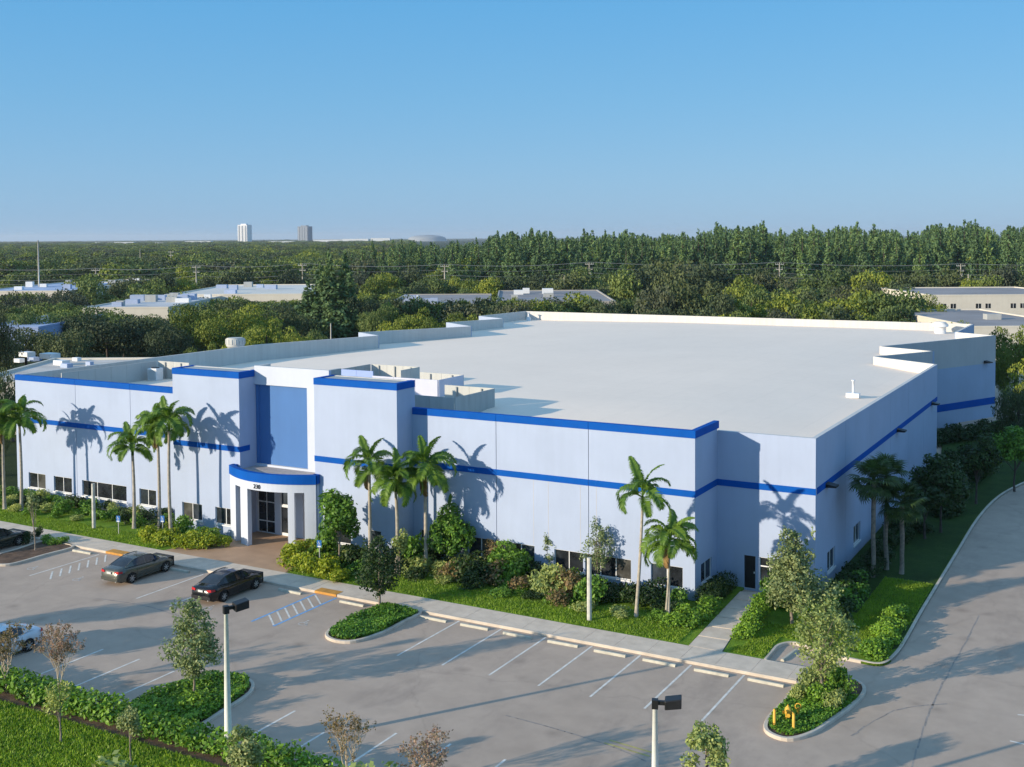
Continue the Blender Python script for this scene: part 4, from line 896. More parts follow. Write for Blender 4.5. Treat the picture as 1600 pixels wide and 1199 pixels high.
# mixed foundation planting
def row(spec, label, group, kinds, y_off=0.0):
    for i, (px, v, w_, h_) in enumerate(spec):
        x_ = G(px, 860, v, 1).x if v > -9 else G(px, 900, v, 1).x
        shrub(kinds[i % len(kinds)], (x_, v + sr.uniform(-0.25, 0.25)), w_, h_, label, group, i)
def urow(u0, u1, v, step, w_, h_, kinds, label, group):
    u = u0; i = 0
    while u < u1:
        s = sr.uniform(0.8, 1.2); k = kinds[sr.randrange(len(kinds))]
        shrub(k, (u, v + sr.uniform(-0.35, 0.35)), w_ * s, h_ * s * sr.uniform(0.75, 1.15), label, group, i + 1); u += step * s; i += 1
urow(-67.5, -46.8, -5.1, 1.25, 0.8, 0.85, ['green', 'olive', 'dark'], 'green shrub against the wall', 'foundation shrubs of the left wing')
urow(-68.5, -48.5, -6.9, 1.7, 0.9, 0.95, ['olive', 'green', 'green', 'dark'], 'rounded second row shrub', 'second row shrubs of the left wing')
urow(-69, -52.0, -8.3, 2.6, 0.75, 0.7, ['hedge', 'olive'], 'small lawn edge shrub', 'edge shrubs of the left wing')
urow(-46.2, -41.0, -7.4, 1.2, 0.85, 0.9, ['dark', 'green'], 'green shrub under the left tower windows', 'foundation shrubs of the left tower')
urow(-31.4, -26.0, -7.1, 1.2, 0.85, 0.9, ['dark', 'olive', 'green'], 'dark shrub under the right tower', 'foundation shrubs of the right tower')
urow(-31.0, -25.4, -8.6, 1.5, 0.8, 0.8, ['olive', 'green'], 'olive green shrub in front of the right tower', 'second row shrubs of the right tower')
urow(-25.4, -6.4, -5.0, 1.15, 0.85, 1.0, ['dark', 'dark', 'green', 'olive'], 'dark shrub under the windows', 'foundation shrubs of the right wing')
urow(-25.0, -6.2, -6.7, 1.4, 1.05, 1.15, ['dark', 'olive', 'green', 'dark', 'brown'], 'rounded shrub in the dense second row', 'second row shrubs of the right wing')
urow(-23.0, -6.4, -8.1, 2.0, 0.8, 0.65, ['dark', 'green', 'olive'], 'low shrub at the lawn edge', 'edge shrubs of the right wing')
for i, (px, py, w_, h_) in enumerate([(792, 925, 0.55, 0.5), (812, 930, 0.5, 0.5)]): shrub('hedge', G(px, py), w_, h_, ['small bright green shrub at the lawn edge, left of a pair', 'small bright green shrub at the lawn edge, right of a pair'][i], None, i)
for i, (px, py) in enumerate([(868, 948), (888, 935)]): shrub('brown', G(px, py), 0.8, 0.75, ['reddish brown shrub nearest the lawn below the windows', 'reddish brown shrub just behind another like it'][i], None, i)
for i, (u_, v_, w_, h_) in enumerate([(-24.6, -6.0, 1.3, 1.7), (-20.0, -6.6, 1.2, 1.7), (-17.2, -6.2, 1.2, 1.6), (-14.0, -6.4, 1.3, 1.5), (-11.2, -6.9, 1.1, 1.6), (-27.5, -7.9, 1.2, 1.6), (-30.2, -7.6, 1.1, 1.7)]):
    shrub(['green', 'dark', 'green', 'olive'][i % 4], (u_, v_), w_, h_, 'tall bushy shrub rising above the planting', 'tall bushes before the right wing', i)
# clipped bush and bright shrubs by the side path
cl = [(0, y, 0.55, 0.75, 0.8, 0.6, 1) for y in np.linspace(-1.6, 1.6, 6)]
obj_from(cloud('hedge', cl, 4200, 0.13, L_DARK, 71, shell=0.8), 'hedge', None, (-5.15, -2.6, 0.1), label='clipped dark rounded hedge in the shade of the wing return', cat='hedge')
for i, (u_, v_) in enumerate([(-4.75, -5.4), (-4.7, -6.7), (-4.75, -8.0), (-5.5, -7.0), (-5.6, -8.3), (-4.9, -4.4)]): shrub('hedge', (u_, v_), 0.75, 0.75, 'low shrub on the path left side', 'shrubs left of the door path', i)
for i, (u_, v_) in enumerate([(-2.3, -3.4), (-2.1, -4.6), (-1.9, -5.8), (-1.75, -7.0), (-1.6, -8.2)]): shrub('hedge', (u_, v_), 0.7, 0.8, 'low shrub on the path right side', 'shrubs right of the door path', i)
for i, (u_, v_) in enumerate([(-1.9, -1.6), (-1.3, -2.4), (-2.0, -2.4)]): shrub('green', (u_, v_), 0.8, 1.7, 'tall loose green shrub beside the recessed door', 'tall shrubs by the recessed door', i)
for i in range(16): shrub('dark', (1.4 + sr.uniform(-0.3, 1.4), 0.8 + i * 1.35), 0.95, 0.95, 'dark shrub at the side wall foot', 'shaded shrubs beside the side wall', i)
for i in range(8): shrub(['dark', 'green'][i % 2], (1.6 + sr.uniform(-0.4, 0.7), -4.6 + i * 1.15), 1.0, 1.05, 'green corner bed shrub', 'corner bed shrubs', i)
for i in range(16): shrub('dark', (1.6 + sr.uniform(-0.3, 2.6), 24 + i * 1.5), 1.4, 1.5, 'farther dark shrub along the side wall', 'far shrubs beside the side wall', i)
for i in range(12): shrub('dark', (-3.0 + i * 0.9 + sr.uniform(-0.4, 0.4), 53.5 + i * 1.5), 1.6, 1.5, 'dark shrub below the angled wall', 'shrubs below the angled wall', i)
# low bright shrubs along the drive kerb
acc = 0.0; nx = 0.6; i = 0
for p, q in zip(KRs[1:], KRs[2:]):
    L = (q - p).length; t = (q - p).normalized(); n = Vector((-t.y, t.x))
    while nx < acc + L and nx < 9.5:
        pos = p + t * (nx - acc) + n * sr.uniform(0.8, 1.15); shrub('hedge' if nx < 12 else 'green', pos, 0.8, 0.75, 'low shrub inside the drive kerb', 'shrubs inside the drive kerb', i); i += 1
        nx += 1.15
    acc += L
# plants of the islands
for i, (px, py, w_, h_, k_) in enumerate([(1262, 1080, 0.7, 0.9, 'olive'), (1280, 1098, 0.7, 0.8, 'hedge'), (1300, 1108, 0.65, 0.8, 'olive'), (1312, 1085, 0.75, 1.0, 'green'), (1300, 1070, 0.6, 1.1, 'olive'), (1284, 1062, 0.6, 0.9, 'olive'), (1250, 1095, 0.5, 0.6, 'olive')]):
    shrub(k_, G(px, py), w_, h_, 'loose shrub on the hydrant island', 'hydrant island shrubs', i)
for i, (px, py, w_, h_) in enumerate([(72, 850, 0.5, 0.5), (82, 852, 0.45, 0.45), (97, 851, 0.45, 0.5), (45, 850, 0.5, 0.7), (62, 841, 0.4, 0.8)]):
    shrub('hedge' if i < 3 else 'dark', G(px, py), w_, h_, 'small round shrub on the mulch island at the left' if i < 3 else 'dark shrub at the back of the mulch island', 'mulch island shrubs' if i < 3 else 'dark mulch island shrubs', i)
def carpet(name, poly, n, size, mat, seed, h=0.3, label=None):
    rg = np.random.default_rng(seed); xs = [p[0] for p in poly]; ys = [p[1] for p in poly]; pts = []
    P = [Vector((p[0], p[1])) for p in poly]
    def inside(x, y):
        c = False; j = len(P) - 1
        for i in range(len(P)):
            if (P[i].y > y) != (P[j].y > y) and x < (P[j].x - P[i].x) * (y - P[i].y) / (P[j].y - P[i].y) + P[i].x: c = not c
            j = i
        return c
    while len(pts) < n:
        x, y = rg.uniform(min(xs), max(xs)), rg.uniform(min(ys), max(ys))
        if inside(x, y): pts.append((x, y, 0.10 + h * rg.random() ** 0.7 * (0.75 + 0.35 * math.sin(x * 2.1 + 1) * math.sin(y * 1.7))))
    C = np.array(pts); m = len(C); N = rg.normal(0, 0.5, (m, 3)); N[:, 2] += 0.9; N /= np.linalg.norm(N, axis=1)[:, None]; s = size * rg.uniform(0.6, 1.3, m)
    return obj_from(quads_mesh(name, C, N, rg.normal(size=(m, 3)), s * 0.3, s * 0.5, mat), name, None, label=label, kind='stuff', cat='ground cover')
def shrink(pl, c, f): return [c + (p - c) * f for p in pl]
carpet('ground_cover', shrink(I1, c1, 0.90), 9000, 0.17, L_GC, 81, 0.34, 'thick green ground cover filling the curved island below the entrance')
carpet('ground_cover', shrink(I2, c2, 0.90), 10000, 0.19, L_HEDGE, 82, 0.45, 'leafy green ground cover filling the island behind the left lamp post')
carpet('ground_cover', [p for p in shrink(I4, c4, 0.90) if p.y < -13.2], 6500, 0.15, L_GC, 83, 0.2, 'low green ground cover around the yellow hydrant')
# long hedge at the lower left
rg_ = random.Random(5)
def hedge(u0, u1, v, label, seed):
    cl = []; u = u0
    while u < u1: cl.append((u - u0, rg_.uniform(-0.25, 0.25), 0.42 + rg_.uniform(-0.05, 0.12), 0.6 * rg_.uniform(0.85, 1.25), 0.75, 0.5 * rg_.uniform(0.85, 1.3), 1)); u += 0.5
    obj_from(cloud('hedge', cl, int((u1 - u0) * 520), 0.19, L_HEDGE, seed, shell=0.6, aspect=0.65), 'hedge', None, (u0, v, 0.08), label=label, cat='hedge')
hedge(-45, -10.5, -31.75, 'long loose bright green hedge between the parking lot and the lower left lawn', 91)
# grass blades on the sunlit lawns
def blades(name, rects, n, seed, label, hgt=0.11, mat=None):
    rg = np.random.default_rng(seed); A = np.array([(b - a) * (d - c) for a, b, c, d in rects]); k = rg.choice(len(rects), n, p=A / A.sum()); R4 = np.array(rects)[k]
    x = R4[:, 0] + rg.random(n) * (R4[:, 1] - R4[:, 0]); y = R4[:, 2] + rg.random(n) * (R4[:, 3] - R4[:, 2]); C = np.stack([x, y, np.full(n, 0.13)], 1)
    N = rg.normal(size=(n, 3)); N[:, 2] *= 0.5; N /= np.linalg.norm(N, axis=1)[:, None]; T = rg.normal(0, 0.4, (n, 3)); T[:, 2] = 1; s = hgt * rg.uniform(0.6, 1.4, n)
    obj_from(quads_mesh(name, C, N, T, s * 0.22, s, mat or L_GRASS), name, None, label=label, kind='stuff', cat='grass')
L_GRASS = leafmat('grass_blade', (0.116, 0.225, 0.021), (0.306, 0.461, 0.043), (0.15, 0.22, 0.045), trans=0.3)
blades('grass', [(-33, -12, -42, -32.8)], 70000, 1, 'bright mown grass of the lower left lawn', 0.13)
blades('grass', [(-69, -42.5, -10.8, -8.6), (-30.5, -4.4, -10.8, -7.9)], 60000, 2, 'sunlit grass strip between the sidewalk and the shrubs')
blades('grass', [(-1.6, 0.15, -10.7, -9.7), (-1.2, 0.1, -9.7, -5.6), (0.1, 5.6, -7.4, -2.2), (2.8, 5.7, -2.2, 6.0)], 36000, 3, 'grass patch right of the door path')

# ------------------------------------------------------------------ cars
TYRE = simple('tyre_rubber', (0.012, 0.012, 0.012), 0.8, 0.2, 8); RIM = simple('alloy', (0.45, 0.45, 0.46), 0.35, 0.1, 9, metal=0.6)
def carpaint(name, c, rough=0.25, metal=0.5):
    m, t, b = newmat(name); n = noise_node(t, 3, 3); r = ramp(t, n.outputs[0], [(0.3, tuple(x * 0.9 for x in c)), (0.7, c)]); t.links.new(r.outputs[0], b.inputs['Base Color'])
    b.inputs['Roughness'].default_value = rough; b.inputs['Metallic'].default_value = metal; b.inputs['Coat Weight'].default_value = 0.4; b.inputs['Coat Roughness'].default_value = 0.05; return m
REDL = simple('tail_lens', (0.45, 0.015, 0.02), 0.25, 0.1, 5); CLEARL = simple('head_lens', (0.55, 0.56, 0.58), 0.15, 0.1, 5); PLATE = simple('plate_white', (0.6, 0.6, 0.58), 0.5, 0.1, 5)
def interp(tab, y):
    if y <= tab[0][0]: return tab[0][1]
    for (a, u), (b, v) in zip(tab, tab[1:]):
        if y <= b: t = (y - a) / (b - a); t = t * t * (3 - 2 * t) * 0.35 + t * 0.65; return u + (v - u) * t
    return tab[-1][1]
TOPZ = [(-2.40, 0.60), (-2.36, 0.86), (-2.22, 1.02), (-1.7, 1.09), (-1.3, 1.07), (0.9, 0.99), (1.5, 0.93), (2.0, 0.82), (2.3, 0.68), (2.40, 0.50)]
HALF = [(-2.40, 0.66), (-2.3, 0.80), (-1.9, 0.88), (-1.0, 0.905), (0.8, 0.905), (1.6, 0.89), (2.05, 0.82), (2.3, 0.70), (2.40, 0.55)]
ROOFZ = [(-1.78, 1.07), (-1.35, 1.25), (-0.95, 1.385), (-0.5, 1.45), (0.0, 1.46), (0.35, 1.42), (0.75, 1.22), (1.12, 0.985)]
RHALF = [(-1.78, 0.66), (-1.0, 0.58), (0.2, 0.60), (1.12, 0.70)]
BHALF = [(-1.78, 0.78), (-1.0, 0.83), (0.6, 0.83), (1.12, 0.76)]
def car(label, paint, loc, rz, group=None):
    r = empty('parked_car', loc, rz, label=label, cat='car', group=group)
    ys = sorted(set([-2.40 + 4.8 * i / 64 for i in range(65)])); WH = (-1.38, 1.42); RW = 0.39
    vs = []; m = 15
    for y in ys:
        tz, hw = interp(TOPZ, y), interp(HALF, y); low = 0.20 + 0.10 * max(0, (abs(y) - 2.0) / 0.4)
        ar = 0
        for wy in WH:
            if abs(y - wy) < RW: ar = max(ar, 0.32 + math.sqrt(RW * RW - (y - wy) ** 2) * 0.98)
        sec = [(0, tz + 0.012), (hw * 0.5, tz + 0.006), (hw * 0.84, tz - 0.025), (hw * 0.955, min(tz - 0.10, 0.90)), (hw, min(tz - 0.2, 0.70)), (hw * 0.995, min(tz - 0.25, 0.50)), (hw * 0.97, 0.30), (hw * 0.90, low)]
        sec = [(a, max(b, ar) if k >= 3 and ar else b) for k, (a, b) in enumerate(sec)]
        sec = [(a, b if b < sec[2][1] or k < 3 else sec[2][1] - 0.01 * k) for k, (a, b) in enumerate(sec)]
        full = [(-a, b) for a, b in reversed(sec[1:])] + sec
        vs += [(a, y, b) for a, b in full]
    fs = []; W = len(full)
    for i in range(len(ys) - 1):
        for j in range(W - 1): fs.append((i * W + j, i * W + j + 1, (i + 1) * W + j + 1, (i + 1) * W + j))
    fs.append(tuple(range(W - 1, -1, -1))); fs.append(tuple((len(ys) - 1) * W + j for j in range(W)))
    mb = MB(); mb.add(vs, fs, 0, True); bo = mb.build('body', paint, r)
    mb = MB(); mb.box((-0.80, -2.2, 0.22), (0.80, 2.2, 0.85)); mb.build('underbody', BLACK, r)
    # glasshouse split into its panes, pillars and roof
    gy = [-1.78, -1.55, -1.35, -1.15, -0.95, -0.6, -0.25, -0.2, 0.1, 0.35, 0.55, 0.75, 0.95, 1.12]; parts = {'rear_window': MB(), 'windscreen': MB(), 'side_window': MB(), 'side_window2': MB(), 'roof': MB()}
    def sec(y): return interp(ROOFZ, y), interp(RHALF, y), interp(BHALF, y), interp(TOPZ, y) - 0.03
    for y0, y1 in zip(gy, gy[1:]):
        a, b = sec(y0), sec(y1); mid = (y0 + y1) / 2
        top = [(-1, 0), (-0.5, 0.02), (0, 0.028), (0.5, 0.02), (1, 0)]
        key = 'rear_window' if mid < -0.97 else ('windscreen' if mid > 0.36 else 'roof')
        for (s0, d0), (s1, d1) in zip(top, top[1:]):
            k2 = key if key == 'roof' or abs(s0 + s1) < 1.9 else key
            parts[k2].add([(s0 * a[1], y0, a[0] + d0), (s1 * a[1], y0, a[0] + d1), (s1 * b[1], y1, b[0] + d1), (s0 * b[1], y1, b[0] + d0)], [(0, 1, 2, 3)], 0, True)
        for s in (-1, 1):
            pk = ('pillar' + ('a' if s < 0 else 'b') + ('1' if mid < -1.17 else '3' if mid > 0.78 else '5')) if mid < -1.17 or mid > 0.78 or -0.25 < mid < -0.2 else ('side_window' if s < 0 else 'side_window2'); parts.setdefault(pk, MB())
            q = [(s * a[2], y0, a[3]), (s * b[2], y1, b[3]), (s * b[1], y1, b[0]), (s * a[1], y0, a[0])]
            parts[pk].add(q, [(0, 1, 2, 3) if s > 0 else (3, 2, 1, 0)], 0, True)
    for k, mb in parts.items(): mb.build('pillar' if k.startswith('pillar') else k.replace('2', ''), paint if k == 'roof' or k.startswith('pillar') else GLASS, r)
    for s in (-1, 1):
        mb = MB(); mb.tube([(s * interp(RHALF, y), y, interp(ROOFZ, y) + 0.004) for y in (-1.7, -1.3, -0.95, -0.4, 0.1, 0.38, 0.75, 1.1)], 0.026, 6); mb.build('roof_rail', paint, r)
        mb = MB(); mb.add([(s * 0.835, 0.62, 1.02), (s * 0.93, 0.60, 1.03), (s * 1.04, 0.66, 1.02), (s * 1.03, 0.64, 1.14), (s * 0.90, 0.60, 1.14), (s * 0.93, 0.74, 1.05), (s * 1.02, 0.76, 1.05), (s * 1.0, 0.74, 1.12)], [(0, 1, 4), (1, 2, 3, 4), (5, 6, 7), (2, 6, 7, 3), (4, 3, 7), (1, 5, 6, 2), (0, 5, 1), (4, 7, 5, 0)]); mb.build('wing_mirror', paint, r)
        for y in (-0.95, -0.22, 0.85):
            mb = MB(); mb.add([(s * 0.915, y - 0.008, 0.93), (s * 0.915, y + 0.008, 0.93), (s * 0.922, y + 0.008, 0.66), (s * 0.922, y - 0.008, 0.66), (s * 0.912, y + 0.008, 0.36), (s * 0.912, y - 0.008, 0.36)], [(0, 1, 2, 3), (3, 2, 4, 5)]); mb.build('door_gap', BLACK, r)
        for y in (-0.80, -0.07): MB().box((s * 0.915 - 0.015, y, 0.80), (s * 0.915 + 0.02, y + 0.16, 0.825)).build('door_handle', paint, r)
        for wy in WH:
            wh = empty('wheel', (s * 0.80, wy, 0.325)); wh.parent = r; wh.rotation_euler = (0, 0, 0)
            mb = MB(); pr = [(-0.10, 0.20), (-0.11, 0.29), (-0.08, 0.325), (0.07, 0.325), (0.105, 0.30), (0.105, 0.215)]; N = 24
            vv = [(s * a, b * math.cos(2 * math.pi * i / N), b * math.sin(2 * math.pi * i / N)) for i in range(N) for a, b in pr]; P_ = len(pr)
            mb.add(vv, [(i * P_ + j, i * P_ + j + 1, ((i + 1) % N) * P_ + j + 1, ((i + 1) % N) * P_ + j) for i in range(N) for j in range(P_ - 1)], 0, True); mb.build('tyre', TYRE, wh)
            mb = MB(); mb.tube([(s * 0.04, 0, 0), (s * 0.075, 0, 0)], [0.215, 0.205], 24, m=1, smooth=False)
            for k in range(7):
                t_ = 2 * math.pi * k / 7; c_, n_ = math.cos(t_), math.sin(t_); w2 = 0.028
                mb.add([(s * 0.10, c_ * 0.03 - n_ * w2, n_ * 0.03 + c_ * w2), (s * 0.10, c_ * 0.03 + n_ * w2, n_ * 0.03 - c_ * w2), (s * 0.102, c_ * 0.215 + n_ * w2, n_ * 0.215 - c_ * w2), (s * 0.102, c_ * 0.215 - n_ * w2, n_ * 0.215 + c_ * w2)], [(0, 1, 2, 3)], 0)
            mb.tube([(s * 0.08, 0, 0), (s * 0.11, 0, 0)], 0.055, 10, m=0); mb.build('rim', [RIM, BLACK], wh)
        zt = 0.80
        mb = MB(); mb.add([(s * 0.44, -2.395, zt), (s * 0.76, -2.345, zt), (s * 0.875, -2.10, zt + 0.02), (s * 0.865, -2.12, zt + 0.14), (s * 0.74, -2.33, zt + 0.15), (s * 0.44, -2.375, zt + 0.12)], [(0, 1, 4, 5), (1, 2, 3, 4)]); mb.build('taillight', REDL, r)
        mb = MB(); mb.add([(s * 0.42, 2.345, 0.62), (s * 0.70, 2.27, 0.62), (s * 0.81, 2.08, 0.66), (s * 0.80, 2.02, 0.77), (s * 0.66, 2.20, 0.75), (s * 0.44, 2.29, 0.72)], [(0, 1, 4, 5), (1, 2, 3, 4)]); mb.build('headlight', CLEARL, r)
        MB().tube([(s * 0.55, -2.41, 0.30), (s * 0.55, -2.3, 0.30)], 0.04, 8).build('exhaust', RIM, r)
    MB().box((-0.18, -2.43, 0.76), (0.18, -2.405, 0.88)).build('licence_plate', PLATE, r)
    mb = MB(); mb.box((-0.72, -2.415, 0.34), (0.72, -2.38, 0.52)); mb.build('rear_bumper', BLACK if paint.name.startswith('black') else paint, r)
    MB().box((-0.45, 2.36, 0.50), (0.45, 2.405, 0.62)).build('grille', BLACK, r)
    return r
def place_by_wheel(px, py, rz=0.0):
    p = G(px, py); return (p.x - 0.90, p.y + 1.38, 0.0)
car('metallic grey green sedan parked nose in, nearer the striped aisle at left', carpaint('grey_metallic', (0.105, 0.11, 0.095)), place_by_wheel(207, 912), 0.0, 'cars parked nose in at the sidewalk')
car('black sedan with red tail lights parked nose in before the entrance apron', carpaint('black_paint', (0.008, 0.008, 0.009), 0.15, 0.2), place_by_wheel(350, 941), 0.02, 'cars parked nose in at the sidewalk')
p = G(43, 1019); car('pale blue white sedan cut by the left edge, nose toward the hedge', carpaint('white_paint', (0.62, 0.66, 0.72), 0.3, 0.0), (p.x - 0.85, p.y - 1.30, 0.0), math.pi)
car('dark green sedan at the far left beyond the mulch island', carpaint('green_paint', (0.02, 0.035, 0.032), 0.25, 0.4), (-53.0, -15.9, 0), 0.0)

# ------------------------------------------------------------------ lamp posts, signs, hydrant
def lamp_post(base, h, label, rz=0.0, group='white lamp posts of the car park'):
    r = empty('lamp_post', (base[0], base[1], 0), rz, label=label, cat='lamp post', group=group)
    m = MB(); m.tube([(0, 0, 0), (0, 0, 0.5), (0, 0, h)], [0.165, 0.16, 0.085], 12); m.build('pole', STEELW, r)
    m = MB(); m.tube([(0, 0, 0), (0, 0, 0.4)], 0.28, 14, smooth=False); m.build('base', CONC, r)
    m = MB(); m.box((-0.11, -0.11, h - 0.02), (0.11, 0.11, h + 0.30)); m.box((0.10, -0.06, h + 0.12), (0.38, 0.06, h + 0.26)); m.build('bracket', BLACK, r)
    m = MB(); a, b = 0.34, 0.92
    m.add([(a, -0.26, h + 0.02), (b, -0.26, h + 0.10), (b, 0.26, h + 0.10), (a, 0.26, h + 0.02), (a, -0.26, h + 0.34), (b, -0.24, h + 0.44), (b, 0.24, h + 0.44), (a, 0.26, h + 0.34)], [(0, 3, 2, 1), (4, 5, 6, 7), (0, 1, 5, 4), (1, 2, 6, 5), (2, 3, 7, 6), (3, 0, 4, 7)])
    hd = m.build('lamp_head', BLACK, r); bevel(hd, 0.03); m = MB(); m.add([(a + 0.08, -0.2, h + 0.022), (b - 0.06, -0.2, h + 0.092), (b - 0.06, 0.2, h + 0.092), (a + 0.08, 0.2, h + 0.022)], [(3, 2, 1, 0)]); m.build('lens', TRIM, hd)
    return r
pb = G(357, 1181); lamp_post(pb, top_z(pb, 958), 'white lamp post with black box head at the lower left, foot in the hedge', R_(62))
pb = at_depth(1023, 39.0); lamp_post(pb, top_z(pb, 1106), 'white lamp post with black box head rising from the bottom edge, right of centre', R_(20))
for (x_, y_) in ((-32.2, -39.0),): lamp_post((x_, y_), 6.05, 'white lamp post outside the left edge of the view', R_(62))
for px, py, ty, lab in ((921, 974, 873, 'weathered pale concrete post on the grass before the right wing'), (147, 829, 757, 'weathered pale concrete post on the grass before the left wing')):
    P = G(px, py); h = top_z(P, ty); m = MB(); m.tube([(0, 0, 0), (0, 0, h)], [0.14, 0.125], 10, smooth=False)
    o = m.build('concrete_post', POSTM, label=lab, cat='post', group='weathered concrete posts'); o.location = (P.x, P.y, 0.05)
SIGNB = simple('sign_blue', (0.01, 0.13, 0.42), 0.5, 0.05, 5); SIGNW = simple('sign_white', (0.75, 0.75, 0.75), 0.5, 0.05, 5)
for px, v, zc, lab in ((185, -9.4, 1.75, 'blue access parking sign on a thin post left of the feather palm pair'), (254, -8.9, 1.75, 'blue access parking sign beside the palm pair trunks'), (499, -9.8, 1.75, 'blue access parking sign right of the entrance apron among yellow shrubs')):
    P = G(px, 812 if px < 400 else 851, v, 1); zc = P.z; r = empty('parking_sign', (P.x, P.y, 0.05), 0.35, label=lab, cat='sign', group='blue access parking signs')
    MB().box((-0.025, -0.02, 0), (0.025, 0.02, zc + 0.2)).build('post', SCREENG, r)
    MB().box((-0.15, -0.045, zc - 0.23), (0.15, -0.022, zc + 0.23)).build('sign_plate', SIGNB, r)
    o = wheelchair(-0.03, -0.02, 0.17, 0, SIGNW, 'access_symbol', r); o.rotation_euler = (R_(90), 0, 0); o.location = (0, -0.05, zc + 0.04)
    MB().box((-0.10, -0.05, zc - 0.21), (0.10, -0.046, zc - 0.12)).build('sign_text_panel', SIGNW, r)
for px, py, lab in ((1210, 1138, 'yellow bollard left of the fire hydrant'), (1240, 1145, 'yellow bollard right of the fire hydrant')):
    P = G(px, py); m = MB(); m.tube([(0, 0, 0), (0, 0, 0.74), (0, 0, 0.79)], [0.065, 0.065, 0.035], 12); o = m.build('bollard', YEL, label=lab, cat='bollard', group='yellow bollards guarding the hydrant'); o.location = (P.x, P.y, 0.06)
P = G(1231, 1131); r = empty('fire_hydrant', (P.x, P.y, 0.06), R_(20), label='yellow fire hydrant with side caps between two yellow bollards', cat='fire hydrant'); HS = 0.95
m = MB(); m.tube([(0, 0, 0), (0, 0, 0.06), (0, 0, 0.061), (0, 0, 0.55 * HS), (0, 0, 0.56 * HS), (0, 0, 0.60 * HS)], [0.16, 0.16, 0.105, 0.105, 0.15, 0.15], 16, smooth=False); m.build('barrel', YEL, r)
m = MB(); m.tube([(0, 0, 0.60 * HS), (0, 0, 0.68 * HS), (0, 0, 0.75 * HS), (0, 0, 0.78 * HS)], [0.135, 0.12, 0.06, 0.03], 14); m.tube([(0, 0, 0.77 * HS), (0, 0, 0.83 * HS)], 0.03, 5, smooth=False); m.build('bonnet', YEL, r)
for a in (0, math.pi): c_, s_ = math.cos(a), math.sin(a); MB().tube([(c_ * 0.09, s_ * 0.09, 0.44), (c_ * 0.17, s_ * 0.17, 0.44), (c_ * 0.171, s_ * 0.171, 0.44), (c_ * 0.22, s_ * 0.22, 0.44)], [0.055, 0.055, 0.07, 0.07], 10).build('side_cap', YEL, r)
MB().tube([(0, -0.09, 0.40), (0, -0.19, 0.40), (0, -0.191, 0.40), (0, -0.25, 0.40)], [0.075, 0.075, 0.095, 0.09], 12).build('front_cap', YEL, r)
P = G(1247, 1125); 
r = empty('valve_stand', (P.x, P.y, 0.06), 0.3, label='short yellow valve pipe with a hand wheel right behind the bollard', cat='valve')
MB().tube([(0, 0, 0), (0, 0, 0.5)], 0.05, 10).build('pipe', YEL, r)
N = 14; MB().tube([(0.13 * math.cos(2 * math.pi * i / N), 0, 0.55 + 0.13 * math.sin(2 * math.pi * i / N)) for i in range(N + 1)], 0.022, 6).build('hand_wheel', YEL, r)

# ------------------------------------------------------------------ trees outside the frame that cast the long shadows on the asphalt
for (x_, y_, h_, sd) in ((-40.5, -36.5, 5.0, 203), (-46.0, -37.5, 6.5, 204), (-36.5, -33.2, 4.2, 206), (-12.0, -41.5, 5.2, 207), (-2.5, -41.0, 7.6, 208), (-8.2, -38.5, 4.0, 210)):
    cl = round_clumps(sd, 1.9, h_ * 0.36, h_ * 0.62, 14, 0.34); me = cloud('crown', cl, 2300, 0.26, L_OLIVE, sd, shell=0.3, aspect=0.6)
    plant('tree', {203: 'olive tree on the verge left of the white car', 204: 'tall olive tree on the verge farthest left', 206: 'small olive tree at the left end of the hedge', 207: 'olive tree on the verge below the picture edge', 208: 'tallest olive tree on the verge below the right lamp post', 210: 'smallest olive tree on the verge below the picture edge'}[sd], 'tree', (x_, y_, 0), me, trunk_mesh(sd, h_ * 0.8, 0.09, cl), group='verge trees in front of the car park')

